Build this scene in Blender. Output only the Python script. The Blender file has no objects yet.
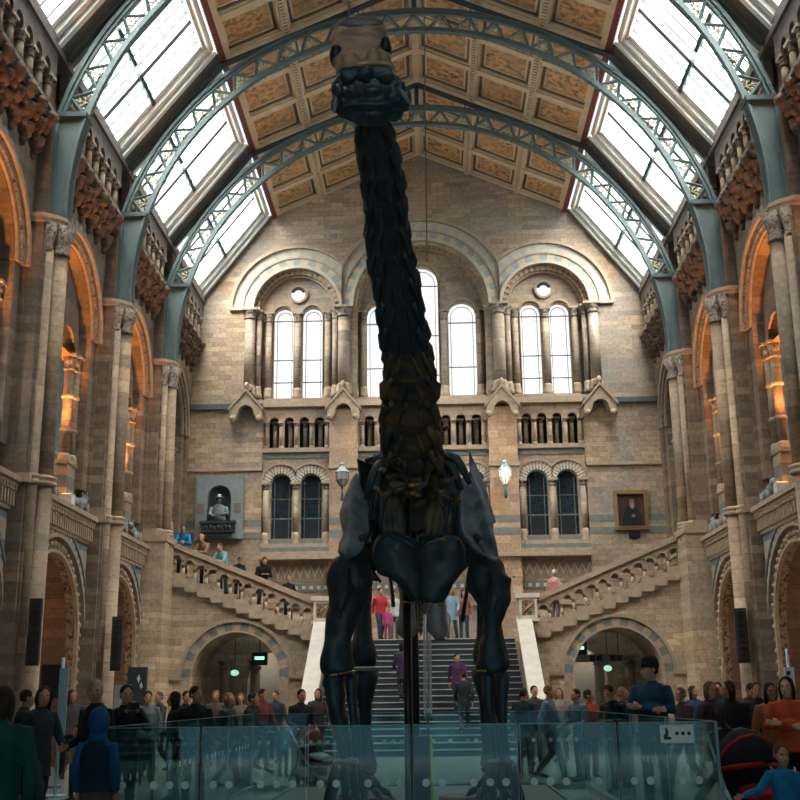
import bpy, math, random
from mathutils import Vector, Matrix
random.seed(11)
SC = bpy.context.scene
COL = SC.collection
PI = math.pi
sin, cos = math.sin, math.cos

# ------------------------------------------------------------------ camera
FOC, PITCH, ROLL, YAW = 1127.0, 0.2586, 0.0116, -0.0254
CAM = Vector((0.199, 0.0, 1.55))
def _cam_matrix():
    cp, sp, cr, sr, cy, sy = cos(PITCH), sin(PITCH), cos(ROLL), sin(ROLL), cos(YAW), sin(YAW)
    A = Matrix(((cy, -sy, 0), (sy, cy, 0), (0, 0, 1)))
    B = Matrix(((1, 0, 0), (0, -sp, cp), (0, cp, sp)))
    C = Matrix(((cr, -sr, 0), (sr, cr, 0), (0, 0, 1)))
    return C @ B @ A
CM = _cam_matrix()
cd = bpy.data.cameras.new('camera'); cam = bpy.data.objects.new('camera', cd); COL.objects.link(cam)
R3 = Matrix((CM[0], CM[1], -Vector(CM[2]))).transposed()
cam.matrix_world = Matrix.Translation(CAM) @ R3.to_4x4()
cd.sensor_width = 36.0; cd.lens = FOC / 800 * 36.0; cd.clip_end = 300; cd.clip_start = 0.1
SC.camera = cam
def at(px, py, Y):
    d = CM.transposed() @ Vector(((px - 400) / FOC, (400 - py) / FOC, 1))
    return CAM + d * (Y / d.y)
def gx(px, Y): return at(px, 698, Y).x

# ------------------------------------------------------------------ mesh builder
class MB:
    def __init__(s): s.v = []; s.f = []; s.m = []; s.s = []
    def add(s, vs, fs, mi=0, sm=False):
        o = len(s.v); s.v.extend([tuple(v) for v in vs])
        for f in fs: s.f.append([i + o for i in f]); s.m.append(mi); s.s.append(sm)
    def tbox(s, T, u0, u1, v0, v1, d0, d1, mi=0):
        vs = [T(u, v, d) for d in (d0, d1) for v in (v0, v1) for u in (u0, u1)]
        s.add(vs, [(0, 1, 3, 2), (4, 6, 7, 5), (0, 4, 5, 1), (2, 3, 7, 6), (0, 2, 6, 4), (1, 5, 7, 3)], mi)
    def box(s, x0, x1, y0, y1, z0, z1, mi=0):
        s.tbox(lambda u, v, d: (u, d, v), x0, x1, z0, z1, y0, y1, mi)
    def prism(s, T, poly, d0, d1, mi=0):
        n = len(poly)
        vs = [T(u, v, d0) for u, v in poly] + [T(u, v, d1) for u, v in poly]
        fs = [tuple(range(n)), tuple(range(2 * n - 1, n - 1, -1))] + [(i, (i + 1) % n, n + (i + 1) % n, n + i) for i in range(n)]
        s.add(vs, fs, mi)
    def lathe(s, prof, c=(0, 0, 0), seg=12, mi=0, sm=True, sy=1.0):
        vs = []
        for r, z in prof:
            for k in range(seg):
                a = 2 * PI * k / seg; vs.append((c[0] + r * cos(a), c[1] + r * sin(a) * sy, c[2] + z))
        fs = []
        for i in range(len(prof) - 1):
            for k in range(seg):
                k2 = (k + 1) % seg; fs.append((i * seg + k, i * seg + k2, (i + 1) * seg + k2, (i + 1) * seg + k))
        fs.append(tuple(range(seg))[::-1]); fs.append(tuple((len(prof) - 1) * seg + k for k in range(seg)))
        s.add(vs, fs[:-2], mi, sm); o = len(s.v) - len(vs)
        for f in fs[-2:]: s.f.append([i + o for i in f]); s.m.append(mi); s.s.append(False)
    def loft(s, pts, rx, ry=None, seg=8, side=(1, 0, 0), mi=0, sm=True, cap=True):
        n = len(pts); P = [Vector(p) for p in pts]
        if not isinstance(rx, (list, tuple)): rx = [rx] * n
        ry = rx if ry is None else ([ry] * n if not isinstance(ry, (list, tuple)) else ry)
        S = Vector(side); vs = []
        for i in range(n):
            t = (P[min(i + 1, n - 1)] - P[max(i - 1, 0)]).normalized()
            a = S - t * S.dot(t)
            if a.length < 1e-3: a = Vector((0, 1, 0)) - t * t.y
            if a.length < 1e-3: a = Vector((0, 0, 1)) - t * t.z
            a.normalize(); b = t.cross(a)
            for k in range(seg):
                q = 2 * PI * k / seg; vs.append(P[i] + a * (rx[i] * cos(q)) + b * (ry[i] * sin(q)))
        fs = []
        for i in range(n - 1):
            for k in range(seg):
                k2 = (k + 1) % seg; fs.append((i * seg + k, i * seg + k2, (i + 1) * seg + k2, (i + 1) * seg + k))
        s.add(vs, fs, mi, sm); o = len(s.v) - len(vs)
        if cap:
            for f in (tuple(range(seg))[::-1], tuple((n - 1) * seg + k for k in range(seg))):
                s.f.append([i + o for i in f]); s.m.append(mi); s.s.append(False)
    def ball(s, c, r, seg=10, rings=7, mi=0, sm=True, M=None):
        if not isinstance(r, (list, tuple)): r = (r, r, r)
        vs = []; C = Vector(c)
        for i in range(rings + 1):
            th = PI * i / rings
            for k in range(seg):
                a = 2 * PI * k / seg
                p = Vector((r[0] * max(sin(th), .02) * cos(a), r[1] * max(sin(th), .02) * sin(a), r[2] * cos(th)))
                vs.append(C + (M @ p if M else p))
        fs = [(i * seg + k, (i + 1) * seg + k, (i + 1) * seg + (k + 1) % seg, i * seg + (k + 1) % seg) for i in range(rings) for k in range(seg)]
        fs += [tuple(range(seg))[::-1], tuple(rings * seg + k for k in range(seg))]
        s.add(vs, fs, mi, sm)
    def arc(s, T, c, z, r0, r1, d0, d1, a0=0.0, a1=PI, n=24, mats=(0,), per=1):
        # solid ring segment (archivolt) in the u,v plane of T
        for k in range(n):
            b0 = a0 + (a1 - a0) * k / n; b1 = a0 + (a1 - a0) * (k + 1) / n
            vs = [T(c + r * cos(b), z + r * sin(b), d) for d in (d0, d1) for b in (b0, b1) for r in (r0, r1)]
            fs = [(0, 1, 3, 2), (4, 6, 7, 5), (0, 2, 6, 4), (1, 5, 7, 3)]
            if k == 0: fs.append((0, 4, 5, 1))
            if k == n - 1: fs.append((2, 3, 7, 6))
            s.add(vs, fs, mats[(k // per) % len(mats)])
    def arch_wall(s, T, u0, u1, v0, v1, ops, d0, d1, mi=0, ms=None, n=14, back=True):
        # wall slab with round-headed openings ops=[(centre, radius, spring, sill)]
        ms = mi if ms is None else ms
        ds = (d0, d1) if back else (d0,)
        V = v1 if callable(v1) else (lambda u: v1)
        def q(a, b, c, d):
            for dd in ds: s.add([T(a, b, dd), T(c, b, dd), T(c, V(c) if d is None else d, dd), T(a, V(a) if d is None else d, dd)], [(0, 1, 2, 3)], mi)
        cur = u0
        for (c, r, sp, sill) in sorted(ops):
            if c - r > cur + 1e-4: q(cur, v0, c - r, None)
            if sill > v0 + 1e-4: q(c - r, v0, c + r, sill)
            A = [(c - r * cos(PI * k / n), sp + r * sin(PI * k / n)) for k in range(n + 1)]
            for k in range(n):
                for dd in ds:
                    s.add([T(A[k][0], A[k][1], dd), T(A[k + 1][0], A[k + 1][1], dd), T(A[k + 1][0], V(A[k + 1][0]), dd), T(A[k][0], V(A[k][0]), dd)], [(0, 1, 2, 3)], mi)
            path = [(c - r, sill)] + A + [(c + r, sill)]
            for k in range(len(path)):
                a, b = path[k], path[(k + 1) % len(path)]
                if k == len(path) - 1 and sill <= v0 + 1e-4 and v0 <= 0.01: continue
                s.add([T(a[0], a[1], d0), T(b[0], b[1], d0), T(b[0], b[1], d1), T(a[0], a[1], d1)], [(0, 1, 2, 3)], ms)
            cur = c + r
        if cur < u1 - 1e-4: q(cur, v0, u1, None)
        for (a, b, c, d) in ((u0, v0, u0, V(u0)), (u1, v0, u1, V(u1)), (u0, V(u0), u1, V(u1)), (u0, v0, u1, v0)):
            if b == d == v0: continue
            s.add([T(a, b, d0), T(c, d, d0), T(c, d, d1), T(a, b, d1)], [(0, 1, 2, 3)], mi)
    def mesh(s, name, mats):
        me = bpy.data.meshes.new(name); me.from_pydata(s.v, [], s.f)
        for m in (mats if isinstance(mats, (list, tuple)) else [mats]): me.materials.append(m)
        me.polygons.foreach_set('material_index', s.m); me.polygons.foreach_set('use_smooth', s.s)
        me.update(); return me
    def build(s, name, mats, parent=None, loc=None):
        return link(name, s.mesh(name, mats), parent, loc)
def link(name, me, parent=None, loc=None):
    o = bpy.data.objects.new(name, me); COL.objects.link(o)
    if parent: o.parent = parent
    if loc is not None: o.location = loc
    return o
def tag(o, label=None, cat=None, group=None, kind=None):
    if label: o['label'] = label
    if cat: o['category'] = cat
    if group: o['group'] = group
    if kind: o['kind'] = kind
    return o
def thing(name, label, cat, loc=(0, 0, 0), rz=0, group=None):
    o = bpy.data.objects.new(name, None); COL.objects.link(o); o.location = loc; o.rotation_euler = (0, 0, rz)
    o.empty_display_size = 0.1
    return tag(o, label, cat, group)
def dup(root, label=None, loc=None, rz=None, group=None, scale=None):
    def cp(o, par):
        c = o.copy(); COL.objects.link(c)
        if par: c.parent = par
        for ch in list(o.children): cp(ch, c)
        return c
    r = cp(root, None)
    if label: r['label'] = label
    if group: r['group'] = group
    if loc is not None: r.location = loc
    if rz is not None: r.rotation_euler = (0, 0, rz)
    if scale is not None: r.scale = scale if isinstance(scale, (tuple, list)) else (scale,) * 3
    return r
def struct(name, mb, mats, parent=None):
    o = mb.build(name, mats, parent)
    if not parent: o['kind'] = 'structure'
    return o

# ------------------------------------------------------------------ materials
def lin(h):
    h = h.lstrip('#'); c = [int(h[i:i + 2], 16) / 255 for i in (0, 2, 4)]
    return tuple(x / 12.92 if x <= .04045 else ((x + .055) / 1.055) ** 2.4 for x in c) + (1,)
def base(name, rough=.7, metal=0.0, spec=.5):
    m = bpy.data.materials.new(name); m.use_nodes = True; nt = m.node_tree
    b = nt.nodes['Principled BSDF']; b.inputs['Roughness'].default_value = rough; b.inputs['Metallic'].default_value = metal
    b.inputs['Specular IOR Level'].default_value = spec
    return m, nt, b
def N(nt, t, **k):
    n = nt.nodes.new(t)
    for a, v in k.items():
        if a in n.inputs.keys(): n.inputs[a].default_value = v
        else: setattr(n, a, v)
    return n
def posvec(nt, ax):
    g = N(nt, 'ShaderNodeNewGeometry'); sp = N(nt, 'ShaderNodeSeparateXYZ'); cb = N(nt, 'ShaderNodeCombineXYZ')
    nt.links.new(g.outputs['Position'], sp.inputs[0])
    if ax == 'xy':
        nt.links.new(sp.outputs[0], cb.inputs[0]); nt.links.new(sp.outputs[1], cb.inputs[1]); return cb.outputs[0], g, sp
    if ax in 'xy': nt.links.new(sp.outputs['xyz'.index(ax)], cb.inputs[0])
    elif ax == 'r':
        oi = N(nt, 'ShaderNodeObjectInfo'); mu = N(nt, 'ShaderNodeMath', operation='MULTIPLY'); mu.inputs[1].default_value = 37.3
        nt.links.new(oi.outputs['Random'], mu.inputs[0]); nt.links.new(mu.outputs[0], cb.inputs[0])
    nt.links.new(sp.outputs[2], cb.inputs[1]); return cb.outputs[0], g, sp
def mixc(nt, a, b, fac, mode='MIX'):
    x = N(nt, 'ShaderNodeMix', data_type='RGBA', blend_type=mode)
    for sock, val in ((x.inputs[6], a), (x.inputs[7], b), (x.inputs[0], fac)):
        if hasattr(val, 'is_linked') or hasattr(val, 'links'): nt.links.new(val, sock)
        else: sock.default_value = val
    return x.outputs[2]
def noise_fac(nt, vec, scale, lo, hi, detail=4):
    n = N(nt, 'ShaderNodeTexNoise', Scale=scale, Detail=detail); nt.links.new(vec, n.inputs['Vector'])
    r = N(nt, 'ShaderNodeMapRange'); nt.links.new(n.outputs['Fac'], r.inputs[0])
    r.inputs[1].default_value = lo; r.inputs[2].default_value = hi
    return r.outputs[0], n
def bump(nt, b, h, s=.4, d=.02):
    bp = N(nt, 'ShaderNodeBump', Strength=s, Distance=d); nt.links.new(h, bp.inputs['Height']); nt.links.new(bp.outputs[0], b.inputs['Normal'])
def brick(name, ax, c1, c2, c3, bw=.55, bh=.21, mort=None, rough=.8, ms=.008):
    m, nt, b = base(name, rough, spec=.25); vec, g, sp = posvec(nt, ax)
    t = N(nt, 'ShaderNodeTexBrick'); nt.links.new(vec, t.inputs['Vector'])
    mort = mort or tuple(x * .55 for x in lin(c1)[:3]) + (1,)
    for k, v in (('Color1', lin(c1)), ('Color2', lin(c2)), ('Mortar', mort), ('Scale', 1.0), ('Mortar Size', ms), ('Brick Width', bw), ('Row Height', bh), ('Mortar Smooth', .3), ('Bias', -.1)): t.inputs[k].default_value = v
    f, n1 = noise_fac(nt, g.outputs['Position'], .45, .4, .72)
    c = mixc(nt, t.outputs['Color'], lin(c3), f)
    # a second, coarser per-block tint so that single blocks stand out
    t2 = N(nt, 'ShaderNodeTexBrick'); nt.links.new(vec, t2.inputs['Vector'])
    for k, v in (('Color1', (.74, .74, .75, 1)), ('Color2', (1.15, 1.1, 1.04, 1)), ('Mortar', (.8, .8, .8, 1)), ('Scale', 1.0), ('Mortar Size', 0.0), ('Brick Width', bw * 2), ('Row Height', bh), ('Bias', .1)): t2.inputs[k].default_value = v
    c = mixc(nt, c, t2.outputs['Color'], .8, 'MULTIPLY')
    f2, n2 = noise_fac(nt, g.outputs['Position'], 9, .25, .8)
    c = mixc(nt, c, (.6, .57, .55, 1), f2, 'MULTIPLY')
    nt.links.new(c, b.inputs['Base Color'])
    bump(nt, b, t.outputs['Fac'], -.5, .012)
    return m
def plain(name, col, rough=.7, metal=0.0, var=.25, sc=6.0, bs=.15, spec=.4, ns=None):
    m, nt, b = base(name, rough, metal, spec)
    tc = N(nt, 'ShaderNodeTexCoord')
    f, n = noise_fac(nt, tc.outputs['Object'], sc, .3, .75)
    c = lin(col); k = 1 - var
    nt.links.new(mixc(nt, c, (c[0] * k, c[1] * k, c[2] * k, 1), f), b.inputs['Base Color'])
    if bs: bump(nt, b, n.outputs['Fac'], bs, .01)
    return m
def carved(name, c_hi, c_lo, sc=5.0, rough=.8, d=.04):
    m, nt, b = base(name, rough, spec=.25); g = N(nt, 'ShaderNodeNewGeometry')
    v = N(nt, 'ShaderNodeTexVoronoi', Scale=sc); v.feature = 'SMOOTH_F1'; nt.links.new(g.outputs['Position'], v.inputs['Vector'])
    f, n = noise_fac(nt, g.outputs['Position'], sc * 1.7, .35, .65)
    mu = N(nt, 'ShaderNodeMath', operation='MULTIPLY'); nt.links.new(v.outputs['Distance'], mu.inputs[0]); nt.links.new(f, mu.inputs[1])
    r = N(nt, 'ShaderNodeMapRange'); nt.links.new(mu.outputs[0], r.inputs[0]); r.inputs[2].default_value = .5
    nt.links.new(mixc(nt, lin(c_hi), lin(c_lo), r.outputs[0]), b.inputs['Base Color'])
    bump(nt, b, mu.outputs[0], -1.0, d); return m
def stripes(name, period, duty, ca, cb, ph=0.0):
    m, nt, b = base(name, .8, spec=.25); g = N(nt, 'ShaderNodeNewGeometry'); sp = N(nt, 'ShaderNodeSeparateXYZ'); nt.links.new(g.outputs['Position'], sp.inputs[0])
    a = N(nt, 'ShaderNodeMath', operation='ADD'); a.inputs[1].default_value = ph; nt.links.new(sp.outputs[2], a.inputs[0])
    q = N(nt, 'ShaderNodeMath', operation='WRAP'); q.inputs[1].default_value = period; q.inputs[2].default_value = 0; nt.links.new(a.outputs[0], q.inputs[0])
    l = N(nt, 'ShaderNodeMath', operation='LESS_THAN'); l.inputs[1].default_value = duty; nt.links.new(q.outputs[0], l.inputs[0])
    f, n = noise_fac(nt, g.outputs['Position'], 6, .3, .75)
    c = mixc(nt, mixc(nt, lin(ca), lin(cb), l.outputs[0]), (.7, .7, .7, 1), f, 'MULTIPLY')
    nt.links.new(c, b.inputs['Base Color']); return m
def emit(name, col, st):
    m = bpy.data.materials.new(name); m.use_nodes = True; nt = m.node_tree; b = nt.nodes['Principled BSDF']
    b.inputs['Base Color'].default_value = (.8, .8, .8, 1); b.inputs['Emission Color'].default_value = col if len(col) == 4 else lin(col); b.inputs['Emission Strength'].default_value = st
    b.inputs['Roughness'].default_value = .2
    return m
M = {}
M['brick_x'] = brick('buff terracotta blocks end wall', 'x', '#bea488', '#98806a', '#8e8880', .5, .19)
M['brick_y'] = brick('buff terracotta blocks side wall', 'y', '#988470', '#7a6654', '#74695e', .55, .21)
M['ashlar_x'] = brick('buff terracotta piers', 'x', '#c6a484', '#aa886a', '#9c8c7c', .62, .3)
M['stair_x'] = brick('grey brown stair blocks', 'x', '#ccb496', '#ac9478', '#9c8e7c', .48, .19)
M['drum'] = brick('buff column drums', 'r', '#b29a80', '#8e7760', '#867a6c', 1.0, .36, ms=.012)
M['drum_warm'] = brick('warm buff column drums', 'r', '#bca892', '#9c8a78', '#988c80', 1.0, .42, ms=.012)
M['warm_in'] = brick('reddish brown inner walls', 'y', '#85664f', '#68503f', '#66564a', .5, .24)
M['stone'] = plain('buff carved terracotta', '#a69078', .8, var=.35)
M['stone_dk'] = plain('brown carved terracotta', '#726860', .85, var=.4)
M['stone_lt'] = plain('pale buff terracotta', '#cabcaa', .8, var=.25)
M['blue'] = plain('blue grey terracotta', '#74756f', .75, var=.35)
M['bluelt'] = plain('pale blue grey terracotta', '#98a09e', .75, var=.3)
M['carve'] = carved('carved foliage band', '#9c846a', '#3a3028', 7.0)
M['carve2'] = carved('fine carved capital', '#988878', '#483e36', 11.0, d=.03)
M['muq'] = carved('uplit carved corbels', '#6b5342', '#30241d', 4.0, d=.03)  # reddish tint stands in for orange uplight from the gallery
M['spandrel'] = stripes('cream and blue spandrel courses', .78, .34, '#a29684', '#687478', .15)
M['iron'] = plain('blue grey painted iron', '#566766', .5, var=.25, sc=3, bs=.05)
M['iron_dk'] = plain('dark blue painted iron', '#33454c', .5, var=.3, sc=3, bs=.05)
M['gilt'] = plain('pale gilded foliage', '#c2b692', .5, var=.45, sc=14)
M['white'] = plain('white painted joinery', '#cfcdc4', .5, var=.1, sc=2, bs=0)
M['grey'] = plain('grey painted roof lining', '#55544f', .7, var=.2, sc=2, bs=.05)
M['wood'] = plain('cream painted ceiling ribs', '#cdb492', .6, var=.2, sc=3, bs=.05)
M['wood_dk'] = plain('brown ceiling moulding', '#6d5643', .6, var=.25, sc=3, bs=.05)
M['red'] = plain('dark red ceiling edge', '#6a332b', .6, var=.35, sc=9, bs=.05)
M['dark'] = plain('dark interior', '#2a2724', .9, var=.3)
M['darkblue'] = plain('dark window recess', '#141d22', .5, var=.3)
M['slate'] = plain('grey slate memorial', '#7b8281', .6, var=.25)
M['bronze'] = plain('dark bronze', '#3a4043', .45, .3, var=.3, sc=12)
M['gold'] = plain('gilt picture frame', '#8f744c', .5, .3, var=.4, sc=25)
M['brass'] = plain('brass fitting', '#b8954a', .35, .8, var=.3, sc=20)
M['black'] = plain('black plastic', '#14181b', .45, var=.2, bs=0)
M['pale_steel'] = plain('pale blue sign steel', '#8fb0b8', .4, var=.15)
M['marble'] = plain('pale stone coping', '#b4aa9c', .5, var=.2, sc=4)
M['tread'] = plain('lit stair treads', '#9fa4a3', .35, var=.3, sc=3, spec=.6)  # treads paler than risers, skylight on their tops painted in
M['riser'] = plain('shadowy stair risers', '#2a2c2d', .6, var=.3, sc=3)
M['white_sign'] = plain('white sign plate', '#c9cfcc', .5, var=.05, bs=0)
def _skyglass():
    m = bpy.data.materials.new('daylit roof glazing'); m.use_nodes = True; nt = m.node_tree; nt.nodes.clear()
    o = N(nt, 'ShaderNodeOutputMaterial'); tr = N(nt, 'ShaderNodeBsdfTransparent'); tr.inputs[0].default_value = (.93, .96, .97, 1)
    em = N(nt, 'ShaderNodeEmission', Strength=2.0); em.inputs[0].default_value = (.92, .98, 1, 1); ad = N(nt, 'ShaderNodeAddShader')
    nt.links.new(tr.outputs[0], ad.inputs[0]); nt.links.new(em.outputs[0], ad.inputs[1]); nt.links.new(ad.outputs[0], o.inputs[0]); return m
M['sky'] = _skyglass()
M['exit'] = emit('green lit exit sign', (.25, .9, .45, 1), .9)
M['lampw'] = emit('lit lantern glass', (1, .9, .68, 1), .32)
def _floor():
    m, nt, b = base('polished mosaic floor', .22, spec=.6); vec, g, sp = posvec(nt, 'xy')
    t = N(nt, 'ShaderNodeTexBrick'); nt.links.new(vec, t.inputs['Vector']); t.offset = 0
    for k, v in (('Color1', lin('#7f8886')), ('Color2', lin('#72797a')), ('Mortar', lin('#6b5a4e')), ('Scale', 1.0), ('Mortar Size', .05), ('Brick Width', 1.9), ('Row Height', 1.9)): t.inputs[k].default_value = v
    f, n = noise_fac(nt, g.outputs['Position'], 3, .3, .75)
    nt.links.new(mixc(nt, t.outputs['Color'], (.75, .75, .75, 1), f, 'MULTIPLY'), b.inputs['Base Color']); return m
M['floor'] = _floor()
def _panel(name, ca, cb, cc):
    m, nt, b = base(name, .55, spec=.3); tc = N(nt, 'ShaderNodeTexCoord'); oi = N(nt, 'ShaderNodeObjectInfo')
    ad = N(nt, 'ShaderNodeVectorMath', operation='ADD'); nt.links.new(tc.outputs['Object'], ad.inputs[0]); nt.links.new(oi.outputs['Location'], ad.inputs[1])
    f, n = noise_fac(nt, ad.outputs[0], 5.5, .47, .56, 3); f2, n2 = noise_fac(nt, ad.outputs[0], 2.0, .3, .7, 2)
    c = mixc(nt, lin(ca), lin(cb), f); nt.links.new(mixc(nt, c, lin(cc), f2), b.inputs['Base Color']); return m
M['panel'] = _panel('painted botanical ceiling panel', '#cf9f68', '#75533a', '#b0855c')
def _stained(name, st, dark=False):
    m, nt, b = base(name, .3); vec, g, sp = posvec(nt, 'x')
    t = N(nt, 'ShaderNodeTexBrick'); nt.links.new(vec, t.inputs['Vector']); t.offset = 0
    for k, v in (('Color1', (1, 1, 1, 1)), ('Color2', (.93, .96, 1, 1)), ('Mortar', (.42, .47, .52, 1)), ('Scale', 1.0), ('Mortar Size', .012), ('Brick Width', .37), ('Row Height', 1.05)): t.inputs[k].default_value = v
    vo = N(nt, 'ShaderNodeTexVoronoi', Scale=9.0); nt.links.new(vec, vo.inputs['Vector'])
    r = N(nt, 'ShaderNodeMapRange'); nt.links.new(vo.outputs['Distance'], r.inputs[0]); r.inputs[1].default_value = .12; r.inputs[2].default_value = .2; r.inputs[3].default_value = .75; r.inputs[4].default_value = 0
    f, n = noise_fac(nt, vec, 2.2, .45, .6)
    mu = N(nt, 'ShaderNodeMath', operation='MULTIPLY'); nt.links.new(r.outputs[0], mu.inputs[0]); nt.links.new(f, mu.inputs[1])
    c = mixc(nt, t.outputs['Color'], (.75, .3, .34, 1), mu.outputs[0])
    b.inputs['Base Color'].default_value = (.3, .3, .3, 1)
    nt.links.new(c, b.inputs['Emission Color']); b.inputs['Emission Strength'].default_value = st; return m
M['stained'] = _stained('daylit leaded glass', .5)
def _leaded():
    m, nt, b = base('dark leaded glass', .15, spec=.6); vec, g, sp = posvec(nt, 'x')
    t = N(nt, 'ShaderNodeTexBrick'); nt.links.new(vec, t.inputs['Vector']); t.offset = .5
    for k, v in (('Color1', lin('#24363d')), ('Color2', lin('#172127')), ('Mortar', lin('#2c3a40')), ('Scale', 1.0), ('Mortar Size', .012), ('Brick Width', .1), ('Row Height', .1)): t.inputs[k].default_value = v
    nt.links.new(t.outputs['Color'], b.inputs['Base Color']); return m
M['leaded'] = _leaded()
def _glass(name, col, refl, dens):
    m = bpy.data.materials.new(name); m.use_nodes = True; nt = m.node_tree; nt.nodes.clear()
    o = N(nt, 'ShaderNodeOutputMaterial'); tr = N(nt, 'ShaderNodeBsdfTransparent'); tr.inputs[0].default_value = col
    gl = N(nt, 'ShaderNodeBsdfGlossy', Roughness=.03); gl.inputs[0].default_value = (.8, .95, .95, 1)
    fr = N(nt, 'ShaderNodeFresnel', IOR=1.5); mx = N(nt, 'ShaderNodeMixShader')
    mp = N(nt, 'ShaderNodeMath', operation='MULTIPLY_ADD'); mp.inputs[1].default_value = refl; mp.inputs[2].default_value = dens
    nt.links.new(fr.outputs[0], mp.inputs[0]); nt.links.new(mp.outputs[0], mx.inputs[0]); nt.links.new(tr.outputs[0], mx.inputs[1]); nt.links.new(gl.outputs[0], mx.inputs[2])
    nt.links.new(mx.outputs[0], o.inputs[0]); return m
M['glass'] = _glass('barrier glass', (.72, .84, .84, 1), .2, .004)
M['glass_edge'] = plain('pale green glass edge', '#647f7b', .3, var=.1, bs=0)
M['frost'] = plain('frosted white dot', '#b9c7c4', .6, var=.05, bs=0)

M['plat'] = plain('grey green platform deck', '#5e6b69', .4, var=.25, sc=3)
M['slab'] = plain('reddish brown slab', '#8a5a48', .5, var=.3, sc=5)
M['maroon'] = plain('dark maroon panel', '#2c2024', .5, var=.2)
M['amber'] = emit('amber floodlight lens', (1, .5, .15, 1), 4.0)
M['exitdim'] = emit('green glowing lamp shade', (.35, .85, .55, 1), .4)
M['slate_dk'] = plain('dark slate course', '#4d5456', .7, var=.25)
M['plaster'] = plain('grey plaster', '#8b867d', .8, var=.15)
M['dimglass'] = plain('unlit lantern glass', '#8d877c', .2, var=.3)
M['v1'] = plain('pale cream voussoir', '#b0a28e', .8, var=.2)
M['v2'] = plain('pale grey voussoir', '#a49c90', .8, var=.2)
M['v3'] = plain('blue grey voussoir', '#8c8e88', .8, var=.25)
M['v4'] = plain('tan voussoir', '#b4a08a', .8, var=.25)
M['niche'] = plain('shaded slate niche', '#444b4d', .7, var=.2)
M['bust'] = plain('highlit grey bronze', '#6b7274', .45, .2, var=.4, sc=9)  # bronze lightened, its highlights put into the colour
M['lampw'].node_tree.nodes['Principled BSDF'].inputs['Base Color'].default_value = (.2, .18, .14, 1)  # lampw_base
M['lampw'].node_tree.nodes['Principled BSDF'].inputs['Emission Strength'].default_value = .42
# ================================================================== THE HALL
PIERS = [18.3, 24.0, 29.7, 35.4, 41.0]
def endT(u, v, d): return (u, 41.0 + d, v)
def stT(u, v, d): return (u, 36.0 + d, v)
def sideT(s): return lambda u, v, d: (s * (8.75 + d), u, v)
def column_mesh(r, z0, z1, cap=.35, basez=.2, ringz=(), seg=12, name='colonnette', drum='drum', flare=1.55):
    # shaft, carved capital and moulded base around the origin axis
    m = MB()
    m.lathe([(r, z0 + basez), (r, z1 - cap)], seg=seg, mi=0)
    m.lathe([(r * 1.2, z1 - cap - .05), (r * 1.25, z1 - cap), (r * 1.02, z1 - cap + .03), (r * 1.12, z1 - cap * .6), (r * flare, z1 - .08)], seg=seg, mi=1)
    m.box(-r * flare, r * flare, -r * flare, r * flare, z1 - .08, z1, 2)
    m.lathe([(r * 1.5, z0), (r * 1.5, z0 + basez * .35), (r * 1.25, z0 + basez * .55), (r * 1.35, z0 + basez * .8), (r, z0 + basez * 1.1)], seg=seg, mi=2)
    for rz in ringz: m.lathe([(r, rz - .06), (r * 1.28, rz - .03), (r * 1.28, rz + .03), (r, rz + .06)], seg=seg, mi=2)
    return m.mesh(name, [M[drum], M['carve2'], M['stone']])

# ---- floor
f = MB(); f.box(-14, 14, -10, 41.4, -.3, 0); struct('floor', f, M['floor'])

# ---- end wall -----------------------------------------------------
w = MB()
w.arch_wall(endT, -8.9, 8.9, 12.2, 20.0, [(-4.78, 1.66, 16.1, 12.5), (0, 2.45, 16.2, 12.5), (4.78, 1.66, 16.1, 12.5)], 0, .5, n=22)
w.prism(endT, [(-8.9, 20), (8.9, 20), (5.9, 20.05), (0, 22.9), (-5.9, 20.05)], 0, .5)
for s in (-1, 1):   # tympana with lancets
    w.arch_wall(endT, s * 4.78 - 1.7, s * 4.78 + 1.7, 12.4, 17.9, [(s * 4.78 - .56 , .42, 15.97, 12.6), (s * 4.78 + .56, .42, 15.97, 12.6)], .5, .95)
w.arch_wall(endT, -2.5, 2.5, 12.4, 18.8, [(-1.58, .57, 15.93, 12.6), (0, .7, 17.3, 12.6), (1.58, .57, 15.93, 12.6)], .5, .95)
# lower storey
for s in (-1, 1):
    a, b = (5.98, 8.9) if s > 0 else (-8.9, -5.98)
    w.tbox(endT, a, b, 0, 12.2, -.15, .5)
    c0 = s * 4.725
    w.arch_wall(endT, c0 - 1.255, c0 + 1.255, 10.3, 12.25, [(s * (3.87 + .57 * k), .19, 11.62, 10.62) for k in range(4)], 0, .2)
    w.arch_wall(endT, c0 - 1.255, c0 + 1.255, 6.5, 10.35, [(c0 - .555, .4, 9.26, 7.23), (c0 + .555, .4, 9.26, 7.23)], 0, .5)
w.arch_wall(endT, -2.43, 2.43, 10.3, 12.25, [(-2.0 + .5714 * k, .19, 11.62, 10.62) for k in range(8)], 0, .2)
w.arch_wall(endT, -2.43, 2.43, 6.5, 10.35, [(x, .4, 9.26, 7.23) for x in (-1.86, -.62, .62, 1.86)], 0, .5)
w.tbox(endT, -6, 6, 0, 6.55, 0, .5)
wall_end = struct('wall_end', w, M['brick_x'])
p = MB()
for s in (-1, 1): p.tbox(endT, s * 2.95 - .52, s * 2.95 + .52, 3.42, 12.0, -.35, 0)
p.build('pilaster', M['ashlar_x'], wall_end)
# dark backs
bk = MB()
bk.tbox(endT, -6, 6, 10.4, 12.2, .55, .6); bk.build('arcade_back', M['dark'], wall_end)
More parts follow.
